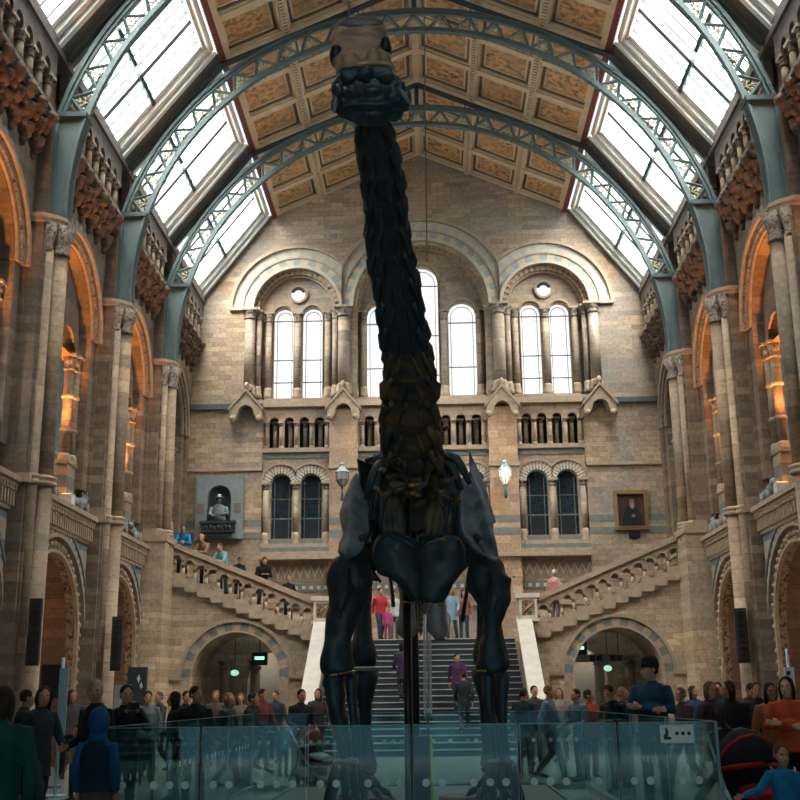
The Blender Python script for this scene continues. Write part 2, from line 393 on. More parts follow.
# mouldings and string courses
st = MB()
for s in (-1, 1):
    st.tbox(endT, s * 6 if s > 0 else -8.9, 8.9 if s > 0 else -6, 12.1, 12.3, -.27, 0, 4)
    st.tbox(endT, min(s * 5.98, s * 8.9), max(s * 5.98, s * 8.9), 9.74, 9.86, -.24, 0, 0)
    st.tbox(endT, s * 2.95 - .56, s * 2.95 + .56, 9.74, 9.86, -.43, 0, 0)
    for zz in (7.68, 7.22): st.tbox(endT, min(s * 5.98, s * 8.9), max(s * 5.98, s * 8.9), zz, zz + .24, -.16, 0, 1); st.tbox(endT, s * 2.95 - .52, s * 2.95 + .52, zz, zz + .24, -.36, 0, 1)
    st.tbox(endT, min(s * 6.2, s * 7.35), max(s * 6.2, s * 7.35), 16.06, 16.16, -.14, .05, 0)
for a, b in ((-5.98, -3.47), (-2.43, 2.43), (3.47, 5.98)):
    st.tbox(endT, a, b, 12.18, 12.4, -.16, 0.3, 0); st.tbox(endT, a, b, 12.4, 12.6, .2, .9, 0)
    st.tbox(endT, a, b, 10.44, 10.6, -.14, .3, 0); st.tbox(endT, a, b, 10.22, 10.44, -.04, 0, 1)
    for k in range(4): st.tbox(endT, a, b, 6.55 + .16 * k, 6.71 + .16 * k, -.42 + .1 * k, 0.1, k % 2)
st.tbox(endT, -5.98, 5.98, 6.42, 6.56, -.5, 0, 0); st.tbox(endT, -5.98, 5.98, 5.3, 5.58, -.03, 0, 1); st.tbox(endT, -5.98, 5.98, 4.72, 4.86, -.12, 0, 0)
st.tbox(endT, -5.98, 5.98, 5.66, 6.3, -.02, 0, 0)
for k in range(44):
    u = -5.9 + .272 * k
    st.prism(endT, [(u, 5.78), (u + .136, 6.12), (u + .272, 5.78), (u + .272, 5.9), (u + .136, 6.24), (u, 5.9)], -.05, 0, 2)
    st.tbox(endT, u + .08, u + .2, 5.38, 5.5, -.05, 0, 3)
st.build('string_course', [M['stone'], M['blue'], M['stone_lt'], M['stone_lt'], M['slate_dk']], wall_end)
# archivolts
cl = 3.03
def clipT(lo, hi): return lambda u, v, d: endT(min(max(u, lo), hi), v, d)
def big_arch(c, z, R, T):
    a = MB(); mats = [M['stone'], M['v1'], M['v2'], M['v3'], M['carve'], M['v4']]
    d = R[1]
    a.arc(T, c, z, R[0] + .82, R[0] + .94, -.13, .1, n=44, mats=(0,))
    a.arc(T, c, z, R[0] + .46, R[0] + .82, -.02, .1, n=int(26 * R[0] / 1.0), mats=(1, 1, 2))
    a.arc(T, c, z, R[0] + .40, R[0] + .46, -.06, .1, n=44, mats=(0,))
    a.arc(T, c, z, R[0] + .12, R[0] + .40, -.02, .1, n=int(11.5 * R[0] / .9), mats=(3, 5))
    a.arc(T, c, z, R[0], R[0] + .12, -.1, .15, n=44, mats=(1,))
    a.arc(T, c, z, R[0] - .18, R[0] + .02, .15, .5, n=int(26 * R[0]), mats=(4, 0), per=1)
    a.arc(T, c, z, R[0] - .25, R[0] - .17, .3, .52, n=44, mats=(0,))
    return a.build('archivolt', mats, wall_end)
big_arch(-4.78, 16.1, (1.66, 0), clipT(-99, -cl)); big_arch(4.78, 16.1, (1.66, 0), clipT(cl, 99)); big_arch(0, 16.2, (2.6, 0), clipT(-cl, cl))
hd = MB()
for c, r, z in [(-5.34, .42, 15.97), (-4.22, .42, 15.97), (4.22, .42, 15.97), (5.34, .42, 15.97), (-1.58, .57, 15.93), (0, .7, 17.3), (1.58, .57, 15.93)]:
    hd.arc(endT, c, z, r, r + .1, .42, .55, n=20); hd.arc(endT, c, z, r - .05, r, .5, .7, n=20)
    for q in (-1, 1): hd.tbox(endT, c + q * r - .04, c + q * r + .04, 12.6, z, .5, .7)
for c in (-4.78, 4.78): hd.arc(endT, c, 16.86, .27, .36, .4, .55, 0, 2 * PI, 24)
for c0 in (-4.725, 4.725):
    for q in (-.555, .555):
        lo, hi = (c0 - 9, c0) if q < 0 else (c0, c0 + 9)
        T = clipT(lo, hi)
        hd.arc(T, c0 + q, 9.26, .72, .8, -.1, 0, n=20); hd.arc(T, c0 + q, 9.26, .4, .5, -.04, .1, n=24, mats=(1, 2)); hd.arc(T, c0 + q, 9.26, .5, .72, -.02, .1, n=30, mats=(2, 0))
for x in (-1.86, -.62, .62, 1.86):
    T = clipT(x - .62, x + .62)
    hd.arc(T, x, 9.26, .68, .76, -.1, 0, n=20); hd.arc(T, x, 9.26, .4, .5, -.04, .1, n=24, mats=(1, 2)); hd.arc(T, x, 9.26, .5, .68, -.02, .1, n=30, mats=(2, 0))
hd.build('arch_moulding', [M['stone'], M['blue'], M['stone_lt']], wall_end)
# shafts of the great windows
cm = {}
def col(name, x, d, r, z0, z1, **k):
    key = (name, r, z0, z1)
    if key not in cm: cm[key] = column_mesh(r, z0, z1, name=name, **k)
    return link(name, cm[key], wall_end, (x, 41.0 + d, 0))
for s in (-1, 1):
    for x, r, d in [(6.57, .2, 0), (6.24, .1, .15), (5.9, .13, .42), (4.78, .14, .5), (3.6, .13, .42), (3.3, .12, .15), (2.95, .23, -.08), (2.55, .1, .15), (2.24, .12, .42), (.87, .13, .5)]:
        col('window_shaft', s * x, d, r, 12.6, 16.1, drum='drum_warm', basez=.42)
    for k in range(5): col('arcade_colonnette', s * (3.585 + .57 * k), .02, .075, 10.6, 11.64, cap=.14, basez=.1, drum='drum_warm')
    for k in range(4): col('arcade_colonnette', s * (3.87 + .57 * k), .36, .085, 10.6, 11.72, cap=.2, basez=.1, drum='drum_warm')
    for x in (3.6, 4.725, 5.85): col('window_colonnette', s * x, -.02, .12, 6.9, 9.3, cap=.22, basez=.5, drum='drum_warm')
for k in range(9): col('arcade_colonnette', -2.285 + .5714 * k, .02, .075, 10.6, 11.64, cap=.14, basez=.1, drum='drum_warm')
for k in range(8): col('arcade_colonnette', -2.0 + .5714 * k, .36, .085, 10.6, 11.72, cap=.2, basez=.1, drum='drum_warm')
for x in (-2.36, -1.24, 0, 1.24, 2.36): col('window_colonnette', x, -.02, .11, 6.9, 9.3, cap=.22, basez=.5, drum='drum_warm')
# gabled hoods over the pilasters
for x in (-6.57, -2.95, 2.95, 6.57):
    g = MB(); o = x
    arc = [(o + .3 * cos(PI * k / 10), 11.86 + .3 * sin(PI * k / 10)) for k in range(11)]
    g.prism(endT, [(o - .6, 11.68), (o - .6, 11.98), (o, 12.66), (o + .6, 11.98), (o + .6, 11.68), (o + .36, 11.68)] + arc + [(o - .36, 11.68)], -.6, -.1)
    for q in (-1, 1):
        g.prism(endT, [(o + q * .66, 11.92), (o + q * .66, 12.02), (o, 12.8), (o, 12.68)], -.66, -.1)
        g.ball((o + q * .48, 40.45, 11.66), (.13, .13, .13), 8, 5)
    g.ball((o, 40.45, 12.9), (.1, .1, .16), 8, 5); g.box(o - .16, o + .16, 40.5, 41, 12.75, 12.95)
    g.build('gable_hood', M['stone'], wall_end)

# ---- windows of the end wall (daylit leaded glass) ------------------
wn = [0]
def window(label, mb, mat, parts=()):
    wn[0] += 1
    o = mb.build('window_%d' % wn[0], M[mat]); o['kind'] = 'structure'; o['label'] = label; o['category'] = 'window'
    for nm, b, m in parts: b.build(nm, M[m], o)
    return o
def lancet(label, c, r, spring, rows):
    g = MB(); A = [(c + r * cos(PI * k / 14), spring + r * sin(PI * k / 14)) for k in range(15)]
    g.prism(endT, A + [(c - r, 12.62), (c + r, 12.62)], .9, .93)
    fr = MB()
    for z in rows: fr.tbox(endT, c - r, c + r, z - .018, z + .018, .87, .9)
    for q in (-1, 1): fr.tbox(endT, c + q * (r - .12) - .012, c + q * (r - .12) + .012, 12.62, spring, .88, .9)
    fr.arc(endT, c, spring, r - .132, r - .108, .88, .9, n=14)
    return window(label, g, 'stained', [('glazing_bar', fr, 'iron_dk')])
names = ['outer', 'inner', 'inner', 'outer']
for x, n in zip((-5.34, -4.22, 4.22, 5.34), ('outer white stained glass lancet of the left pair', 'inner white stained glass lancet of the left pair', 'inner white stained glass lancet of the right pair', 'outer white stained glass lancet of the right pair')):
    lancet(n + ' under the small round light', x, .41, 15.97, (13.4, 14.3, 15.9))
lancet('tall middle stained glass lancet rising above the others beside the dark neck', 0, .68, 17.3, (13.6, 15.2, 17.25))
lancet('stained glass lancet half hidden by the neck on its left', -1.58, .55, 15.93, (13.9, 15.7))
lancet('stained glass lancet standing clear to the right of the neck', 1.58, .55, 15.93, (13.9, 15.7))
for x, n in ((-4.78, 'left'), (4.78, 'right')):
    g = MB(); g.prism(endT, [(x + .27 * cos(2 * PI * k / 20), 16.84 + .27 * sin(2 * PI * k / 20)) for k in range(20)], .44, .47)
    d2 = MB(); d2.arc(endT, x, 16.86, .17, .29, .38, .5, .3, PI - .3, 14)  # dark arc imitates the shade at the top of the reveal
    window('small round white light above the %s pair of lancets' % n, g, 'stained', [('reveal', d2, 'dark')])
for c0, n in ((-4.725, 'left of the shoulder lamp'), (4.725, 'right of the lit lantern')):
    for q, m in ((-.555, 'left'), (.555, 'right')):
        g = MB(); c = c0 + q; A = [(c + .39 * cos(PI * k / 12), 9.26 + .39 * sin(PI * k / 12)) for k in range(13)]
        g.prism(endT, A + [(c - .39, 7.23), (c + .39, 7.23)], .3, .34)
        lo = MB(); lo.tbox(endT, c - .25, c + .25, 7.25, 7.98, .27, .3)
        fr = MB(); fr.tbox(endT, c - .39, c + .39, 7.98, 8.03, .26, .31); fr.tbox(endT, c - .39, c + .39, 8.72, 8.75, .27, .31)
        for e in (-.27, .27): fr.tbox(endT, c + e - .015, c + e + .015, 7.23, 9.4, .26, .31)
        window('dark arched window, %s one of the pair to the %s' % (m, n), g, 'leaded', [('lower_panel', lo, 'darkblue'), ('frame', fr, 'blue')])
for x in (-1.86, -.62, .62, 1.86):
    g = MB(); A = [(x + .39 * cos(PI * k / 12), 9.26 + .39 * sin(PI * k / 12)) for k in range(13)]
    g.prism(endT, A + [(x - .39, 7.23), (x + .39, 7.23)], .3, .34)
    window('dark arched window behind the shoulders of the skeleton', g, 'leaded')

# ---- memorial niche, portrait, lanterns on the end wall --------------
t = thing('memorial_niche', 'grey slate wall memorial with a round headed niche, left of the dark windows', 'memorial', (-7.48, 40.85, 7.19))
def nT(u, v, d): return (u, d, v)
m = MB(); m.arch_wall(nT, -.86, .86, 0, 2.32, [(.0, .43, 1.55, .62)], -.32, 0, n=16); m.build('surround', M['slate'], t)
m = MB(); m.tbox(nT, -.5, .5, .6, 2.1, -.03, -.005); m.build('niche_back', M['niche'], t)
m = MB(); m.tbox(nT, -.6, .6, .22, .58, -.5, -.32); m.tbox(nT, -.66, .66, .54, .64, -.56, -.3); m.tbox(nT, -.5, .5, .08, .2, -.44, -.3)
for k in range(7): m.ball((-.42 + .14 * k, -.5, .38 + .05 * (k % 2)), (.08, .05, .1), 8, 5)
m.build('carved_shelf', M['bronze'], t)
m = MB(); m.tbox(nT, -.8, -.55, .95, 1.3, -.34, -.32); m.tbox(nT, .55, .8, .95, 1.3, -.34, -.32); m.build('inscribed_tablet', M['stone_dk'], t)
b = thing('bronze_bust', 'dark bronze half length figure of a man in a hat inside the slate niche', 'sculpture', (-7.48, 40.55, 7.83))
m = MB(); m.loft([(0, 0, 0), (0, 0, .12), (0, 0, .35), (0, 0, .5), (0, 0, .6), (0, 0, .66)], [.3, .25, .24, .26, .16, .07], [.17, .15, .14, .13, .1, .07], 14)
m.loft([(0, 0, .64), (0, -.01, .7), (0, -.02, .8), (0, -.02, .9)], [.06, .075, .09, .06], [.06, .085, .1, .07], 12)
m.loft([(-.24, 0, .52), (-.33, -.06, .28), (-.16, -.18, .16), (-.02, -.2, .2)], [.08, .075, .06, .04], None, 8); m.loft([(.24, 0, .52), (.32, -.04, .3), (.18, -.2, .24), (.08, -.22, .2)], [.08, .075, .06, .04], None, 8)
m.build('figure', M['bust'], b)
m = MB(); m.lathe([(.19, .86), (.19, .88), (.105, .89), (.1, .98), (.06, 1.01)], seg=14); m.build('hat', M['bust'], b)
m = MB(); m.loft([(.05, -.21, .2), (.42, -.16, .46)], .014, None, 6); m.build('staff', M['bronze'], b)

t = thing('framed_portrait', 'gilt framed dark oil portrait of a bearded figure on the right of the end wall', 'painting', (7.5, 40.85, 7.33))
m = MB()
for a in ((-.61, .61, 0, .1), (-.61, .61, 1.36, 1.45), (-.61, -.52, .1, 1.36), (.52, .61, .1, 1.36)): m.tbox(nT, a[0], a[1], a[2], a[3], -.12, 0)
for a in ((-.52, .52, .1, .14), (-.52, .52, 1.31, 1.35), (-.52, -.48, .14, 1.31), (.48, .52, .14, 1.31)): m.tbox(nT, a[0], a[1], a[2], a[3], -.15, -.1)
m.build('frame', M['gold'], t)
m = MB(); m.tbox(nT, -.53, .53, .09, 1.37, -.05, 0); m.build('canvas', plain('dark brown canvas', '#4a3124', .5, var=.6, sc=2.5, bs=0), t)
m = MB()
m.prism(nT, [(-.36, .14), (.42, .14), (.36, .55), (.2, .8), (.06, .92), (-.08, .9), (-.26, .7)], -.058, -.05, 0)
m.prism(nT, [(.05 + .09 * cos(a * PI / 8), 1.02 + .12 * sin(a * PI / 8)) for a in range(16)], -.062, -.05, 1)
m.prism(nT, [(-.03, .98), (.13, .98), (.12, .84), (.05, .76), (-.02, .84)], -.064, -.05, 2)
m.prism(nT, [(.0, .52), (.1, .6), (.16, .5), (.06, .44)], -.064, -.05, 1)
m.build('painted_figure', [M['black'], plain('painted skin', '#8b6a56', .6, bs=0), plain('painted grey beard', '#9a938a', .6, bs=0)], t)
m = MB(); m.tbox(nT, -.2, .2, -.28, -.06, -.05, 0); tag(m.build('name_plaque', M['black'], None, (7.58, 40.85, 7.33)), 'small black plaque beneath the gilt framed portrait', 'plaque')
for x, lab, lit in ((-2.95, 'unlit glass wall lantern on the pilaster left of the skeleton', 0), (2.95, 'lit glass wall lantern on the pilaster right of the skeleton', 1)):
    t = thing('wall_lantern', lab, 'lantern', (x, 40.2, 8.95)); t.scale = (.88,) * 3
    m = MB(); m.lathe([(.04, -.55), (.07, -.45), (.05, -.2), (.03, -.15), (.06, .0), (.03, .05)], seg=8); m.loft([(0, 0, -.2), (0, .2, -.35), (0, .45, -.3)], .03, None, 6); m.build('bracket', M['iron_dk'], t)
    m = MB(); m.lathe([(.1, .05), (.25, .3), (.27, .62)], seg=8, sm=False); m.build('glass_body', M['lampw'] if lit else M['dimglass'], t)
    m = MB()
    for k in range(8):
        a = 2 * PI * k / 8; m.loft([(.1 * cos(a), .1 * sin(a), .05), (.255 * cos(a), .255 * sin(a), .3), (.275 * cos(a), .275 * sin(a), .62)], .014, None, 5)
    for r, z in ((.255, .3), (.28, .62)):
        m.lathe([(r, z - .015), (r + .012, z), (r, z + .015)], seg=8, sm=False)
    m.build('glazing_frame', M['iron_dk'], t)
    m = MB(); m.lathe([(.3, .62), (.3, .65), (.22, .72), (.12, .85), (.1, .92), (.13, .95), (.08, 1.0), (.02, 1.06)], seg=8, sm=False); m.build('cap', M['bluelt'], t)

# ---- side walls ----------------------------------------------------
mid = [(PIERS[i] + PIERS[i + 1]) / 2 for i in range(4)]
for s, nm in ((-1, 'wall_left'), (1, 'wall_right')):
    T = sideT(s); w = MB()
    for i in range(4):
        a, b, c = PIERS[i], PIERS[i + 1], mid[i]; g = .2 if i == 3 else 0
        w.arch_wall(T, a, b, 0, 5.6, [(c - g, 2.35, 3.05, 0)], 0, .25, 1, n=22)
        w.arch_wall(T, a, b, 6.2, 16.6, [(c, 2.25, 11.0, 6.2)], 0, .3, 0, n=22)
        w.tbox(T, a, b, 5.5, 6.2, 0, .3, 0)
    w.tbox(T, -8, 18.3, 0, 16.6, 0, .3, 0)
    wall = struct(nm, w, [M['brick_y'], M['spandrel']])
    # aisle behind: floors, partition walls, vault of the lower arches
    b = MB()
    for P in PIERS[:4]: b.tbox(T, P - .5, P + .5, 0, 6.1, .3, 4.4)
    b.tbox(T, 16, 41.4, 0, 6.1, 4.4, 4.6)
    b.build('aisle_wall', M['warm_in'], wall)
    b = MB(); b.tbox(T, 16, 41.4, 5.9, 6.15, .3, 4.6); b.tbox(T, 16, 41.4, 6.15, 16.6, 4.4, 4.6); b.tbox(T, 16, 41.4, 14.2, 14.4, .3, 4.6); b.build('gallery_shell', M['stone_dk'], wall)
    b = MB()
    for i in range(4):
        c = mid[i] - (.2 if i == 3 else 0)
        b.arch_wall(T, c - 2.36, c + 2.36, 0, 5.5, [(c, 2.0, 3.05, 0)], .3, 1.3, n=20)
    b.build('arch_reveal', M['warm_in'], wall)
    for i in range(4):
        c = mid[i]; cc = c - (.2 if i == 3 else 0)
        a = MB()
        a.arc(T, cc, 3.05, 2.0, 2.35, .06, .3, n=30, mats=(0,)); a.arc(T, cc, 3.05, 2.33, 2.42, -.06, .1, n=30, mats=(1,)); a.arc(T, cc, 3.05, 1.97, 2.04, .0, .1, n=30, mats=(1,))
        a.arc(T, cc, 3.05, 2.42, 2.62, -.015, .1, n=56, mats=(2, 3)); a.arc(T, cc, 3.05, 2.62, 2.7, -.05, .1, n=30, mats=(2,))
        for q in (-1, 1):
            a.tbox(T, min(cc + q * 2.0, cc + q * 2.35), max(cc + q * 2.0, cc + q * 2.35), .6, 3.05, .06, .3, 0)
            a.tbox(T, cc + q * 2.375 - .045, cc + q * 2.375 + .045, 0, 3.05, -.06, .1, 1); a.tbox(T, cc + q * 2.0 - .04, cc + q * 2.0 + .04, 0, 3.05, .0, .1, 1)
        for k in range(26):   # projecting beads of the carved band
            an = PI * (k + .5) / 26; x, y, z = T(cc + 2.17 * cos(an), 3.05 + 2.17 * sin(an), .05); a.ball((x, y, z), .075, 6, 4, 1)
        for q in (-1, 1):
            for k in range(8): x, y, z = T(cc + q * 2.17, .9 + .28 * k, .05); a.ball((x, y, z), .075, 6, 4, 1)
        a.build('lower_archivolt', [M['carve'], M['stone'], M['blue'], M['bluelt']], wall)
        a = MB()
        a.arc(T, c, 11.0, 2.18, 2.32, -.1, .1, n=30, mats=(1,)); a.arc(T, c, 11.0, 1.98, 2.18, -.02, .12, n=60, mats=(2, 0)); a.arc(T, c, 11.0, 1.86, 1.98, .05, .3, n=30, mats=(1,))
        a.arc(T, c, 11.0, 2.32, 2.5, -.03, .1, n=40, mats=(2, 3)); 
        a.arc(T, c, 11.0, 1.82, 1.9, .12, .52, n=34, mats=(4,))
        for q in (-1, 1): a.tbox(T, c + q * 2.06 - .2, c + q * 2.06 + .2, 6.9, 11.0, .1, .5, 4)
        a.build('upper_archivolt', [M['carve'], M['stone'], M['blue'], M['bluelt'], M['brick_y']], wall)
        a = MB(); a.arch_wall(T, c - 2.0, c + 2.0, 10.4, 12.95, [(c - .85, .62, 10.4, 10.4), (c + .85, .62, 10.4, 10.4)], .42, .95, n=16)
        for q in (-.85, .85): a.arc(T, c + q, 10.4, .62, .72, .36, .5, n=16)
        a.build('tympanum', M['brick_y'], wall)
        a = MB()
        for u, wd in ((c, .28), (c - 1.62, .42), (c + 1.62, .42)):
            for k in range(4): a.tbox(T, u - wd, u + wd, 6.2 + .32 * k, 6.52 + .32 * k, .3, 1.2, k % 2)
            a.tbox(T, u - wd - .05, u + wd + .05, 7.46, 7.56, .25, 1.2, 2)
        a.build('pedestal', [M['blue'], M['stone'], M['stone']], wall)
        key = column_mesh(.13, 7.5, 10.45, cap=.4, basez=.25, ringz=(8.4, 9.3), name='gallery_colonnette') if (s, i) == (-1, 0) else key
        for u, d in ((c, .7), (c - 1.5, .5), (c + 1.5, .5), (c - 1.74, .42), (c + 1.74, .42), (c - 1.5, .92), (c + 1.5, .92)):
            link('gallery_colonnette', key, wall, T(u, 0, d))
        a = MB()
        P0, P1 = PIERS[i] + .55, PIERS[i + 1] - .5
        a.tbox(T, P0, P1, 6.08, 6.2, -.27, 0); a.tbox(T, P0, P1, 6.0, 6.08, -.2, 0); a.tbox(T, P0, P1, 5.5, 5.58, -.06, 0)
        n = int((P1 - P0) / .17)
        for k in range(n):
            u = P0 + (k + .5) * (P1 - P0) / n
            a.tbox(T, u - .045, u + .045, 5.58, 6.0, -.14, 0); a.tbox(T, u - .06, u + .06, 5.9, 6.0, -.18, 0)
        a.build('cornice', M['stone'], wall)
    # back of the balcony walk
    b = MB(); b.tbox(T, -8, 41.0, 16.55, 16.8, -.35, 1.2); b.build('wall_plate', M['stone_dk'], wall)

# ---- clustered piers ----------------------------------------------
def pier(s, P, label, full=True):
    t = thing('clustered_pier', label, 'pier', (s * 8.75, P, 0), group='clustered stone piers along the hall')
    L = lambda u, v, d: (s * d, u, v)
    z0 = 0 if full else 6.6
    m = MB(); m.tbox(L, -.55, .55, z0, 12.1, -.32, .5); m.tbox(L, -.48, .48, z0, 12.1, -.38, .5); m.build('core', M['brick_y'], t)
    m = MB()
    if full: m.lathe([(.3, 0), (.3, .3), (.24, .36), (.27, .5), (.2, .6), (.2, 6.1)], (-s * -0 + s * -.53, 0, 0), 16)
    m.lathe([(.185, 6.2), (.185, 11.5)], (s * -.55, 0, 0), 16)
    m.build('main_shaft', M['drum'], t)
    for q in (-1, 1):
        m = MB(); m.lathe([(.14, z0), (.135, 11.5)], (s * -.38, q * .31, 0), 10); m.build('side_shaft', M['drum'], t)
    m = MB()
    m.lathe([(.23, 11.42), (.24, 11.5), (.19, 11.53), (.22, 11.75), (.34, 12.1)], (s * -.55, 0, 0), 14)
    for q in (-1, 1): m.lathe([(.15, 11.42), (.16, 11.5), (.12, 11.53), (.15, 11.75), (.24, 12.1)], (s * -.36, q * .31, 0), 10)
    m.build('capital', M['carve2'], t)
    m = MB(); hx = [(-.72, -.2), (-.72, .2), (-.55, .42), (-.3, .62), (.4, .62), (.4, -.62), (-.3, -.62), (-.55, -.42)]
    m.prism(lambda u, v, d: (s * u, v, d), hx, 12.1, 12.2); m.prism(lambda u, v, d: (s * u, v, d), [(u * 1.04, v * 1.04) for u, v in hx], 12.2, 12.3); m.build('abacus', M['stone'], t)
    m = MB()
    zr = 6.2 if full else 6.66
    m.lathe([(.2, zr - .12), (.27, zr - .09), (.27, zr - .03), (.22, zr), (.27, zr + .03), (.27, zr + .09), (.19, zr + .12)], (s * -.55, 0, 0), 16)
    for q in (-1, 1): m.lathe([(.14, zr - .12), (.2, zr - .09), (.2, zr - .03), (.16, zr), (.2, zr + .03), (.2, zr + .09), (.14, zr + .12)], (s * -.38, q * .31, 0), 12)
    m.tbox(L, -.6, .6, zr - .1, zr + .1, -.44, .3); m.build('ring_moulding', M['stone'], t)
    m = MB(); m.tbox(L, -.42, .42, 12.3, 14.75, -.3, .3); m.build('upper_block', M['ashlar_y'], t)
    if not full:
        m = MB(); m.tbox(L, -.65, .66, 0, 6.45, -.72, .3); m.build('pedestal_block', M['stair_x'], t)
        m = MB(); m.tbox(L, -.7, .7, 6.35, 6.55, -.78, .3); m.tbox(L, -.62, .62, 6.55, 6.66, -.7, .3); m.build('pedestal_cap', M['stone'], t)
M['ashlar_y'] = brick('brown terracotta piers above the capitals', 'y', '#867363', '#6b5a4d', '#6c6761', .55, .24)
for s, sd in ((-1, 'left'), (1, 'right')):
    pier(s, 24.0, 'tall clustered stone pier at the near %s edge of the picture' % sd)
    pier(s, 29.7, 'tall clustered stone pier on the %s, next nearer than the stair pier' % sd)
    pier(s, 35.4, 'clustered stone pier standing on the high block at the %s balustrade head' % sd, False)

# ---- balconies under the roof ---------------------------------------
bal_col = column_mesh(.1, 14.78, 15.7, cap=.22, basez=.12, name='colonnette', seg=10)
unit = MB()
unit.lathe([(.02, -.16), (.09, -.13), (.11, -.06), (.08, -.01), (.16, .03), (.21, .1), (.2, .16), (.25, .2), (.26, .3)], seg=8)
unit_v, unit_f = unit.v, unit.f
def balcony(s, i, label):
    t = thing('roof_balcony', label, 'balcony', (0, 0, 0), group='balconies under the roof lights')
    T = sideT(s); a, b = PIERS[i] + .43, PIERS[i + 1] - (.43 if i < 3 else 0)
    m = MB(); m.tbox(T, a, b, 14.6, 14.68, -.38, 0); m.tbox(T, a, b, 14.68, 14.78, -.46, 0); m.build('rail', M['iron_rail'], t)
    m = MB()
    for r in range(3):
        n = 7 if r % 2 == 0 else 6; z = 13.72 + .3 * r; d = .0 - .13 * r
        for k in range(n):
            u = a + (k + (.5 if n == 7 else 1.0)) * (b - a) / 7
            x, y, zz = T(u, z, d)
            m.add([(v[0] * 1.15 + x, v[1] * 1.15 + y, v[2] * 1.1 + zz) for v in unit_v], unit_f, 0, True)
        m.tbox(T, a, b, z + .24, z + .34, d - .06, .05)
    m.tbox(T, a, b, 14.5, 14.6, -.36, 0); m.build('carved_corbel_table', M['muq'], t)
    n = 8
    for k in range(n):
        u = a + (k + .5) * (b - a) / n
        link('colonnette', bal_col, t, T(u, 0, -.22))
    st = (b - a) / n
    m = MB(); m.arch_wall(T, a, b, 15.68, 16.4, [(a + (k + 1) * st, .2, 15.8, 15.68) for k in range(n - 1)], -.32, -.1, n=8); m.build('arcade_plate', M['stone_dk'], t)
    m = MB(); m.tbox(T, a - .4, b + (.4 if i < 3 else 0), 16.4, 16.55, -.4, 0); m.build('top_moulding', M['stone_dk'], t)
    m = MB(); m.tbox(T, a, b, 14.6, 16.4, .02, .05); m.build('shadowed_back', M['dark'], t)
M['iron_rail'] = plain('grey metal capped rail', '#6c7473', .45, var=.2, sc=3, bs=.05)
for s, sd in ((-1, 'left'), (1, 'right')):
    for i, q in enumerate(('nearest bay, cut off at the top corner', 'bay in front of the first full iron arch', 'bay between the second and third iron arches', 'short looking bay touching the end wall')):
        balcony(s, i, 'carved balcony under the %s roof lights, %s' % (sd, q))

# ---- ceiling --------------------------------------------------------
def slope(s): # u: distance from ridge along the slope, w = Y, d = upward normal
    L = math.hypot(5.75, 2.56); cx, cz = 5.75 / L, -2.56 / L
    return (lambda u, w, d: (s * (u * cx + d * 2.56 / L), w, 22.56 + u * cz + d * cx)), L
cmb = MB()
for s in (-1, 1):
    T, L = slope(s); cmb.tbox(T, 0, L, -8, 41.0, .2, .35)
ceiling = struct('ceiling', cmb, M['wood_dk'])
SL = slope(1)[1]
rb = MB()
us = [0, SL / 3, 2 * SL / 3, SL]
ws = []
for i in range(4):
    for k in range(3): ws.append(PIERS[i] + k * (PIERS[i + 1] - PIERS[i]) / 3)
for s in (-1, 1):
    T, L = slope(s)
    for u in us[1:3]: rb.tbox(T, u - .13, u + .13, 17, 41, -.06, .14); rb.tbox(T, u - .05, u + .05, 17, 41, -.1, .14, 1)
    rb.tbox(T, 0, .14, 17, 41, -.04, .14); rb.tbox(T, L - .3, L - .12, 17, 41, -.06, .14); rb.tbox(T, L - .12, L + .06, 17, 41, -.1, .2, 2)
    for wy in ws: rb.tbox(T, 0, L, wy - .13, wy + .13, -.03, .14)
    rb.tbox(T, 0, L, 40.86, 41, -.05, .14)
    for u in us[1:3]:
        for k in range(150): rb.tbox(T, u - .08, u + .08, 17.1 + .16 * k, 17.18 + .16 * k, -.12, 0, 0)
rb.build('rib', [M['wood'], M['wood_dk'], M['red']], ceiling)
dw = PIERS[1] - PIERS[0]
pw, pl = (SL / 3 - .26), dw / 3 - .26
def panel_mesh():
    m = MB(); a, b = pw / 2, pl / 2
    m.box(-a + .24, a - .24, -b + .2, b - .2, .06, .1, 0)
    for k, (o, h) in enumerate(((0, .0), (.09, .04), (.17, .07))):
        for q in ((-a + o, a - o, -b + o, -b + o + .07), (-a + o, a - o, b - o - .07, b - o), (-a + o, -a + o + .07, -b + o, b - o), (a - o - .07, a - o, -b + o, b - o)):
            m.box(q[0], q[1], q[2], q[3], h - .04, .1, 1 if k != 1 else 2)
    return m.mesh('panel', [M['panel'], M['wood'], M['wood_dk']])
pm = panel_mesh()
for s in (-1, 1):
    T, L = slope(s); ang = math.atan2(2.56, 5.75)
    for j in range(3):
        for i in range(4):
            for k in range(3):
                if i == 0 and k < 2: continue
                wy = PIERS[i] + (k + .5) * (PIERS[i + 1] - PIERS[i]) / 3
                o = link('panel', pm, ceiling, T((us[j] + us[j + 1]) / 2, wy, .08)); o.rotation_euler = (0, s * ang, 0)
                if i == 3: o.scale = (1, (41 - 35.4) / 5.7, 1)

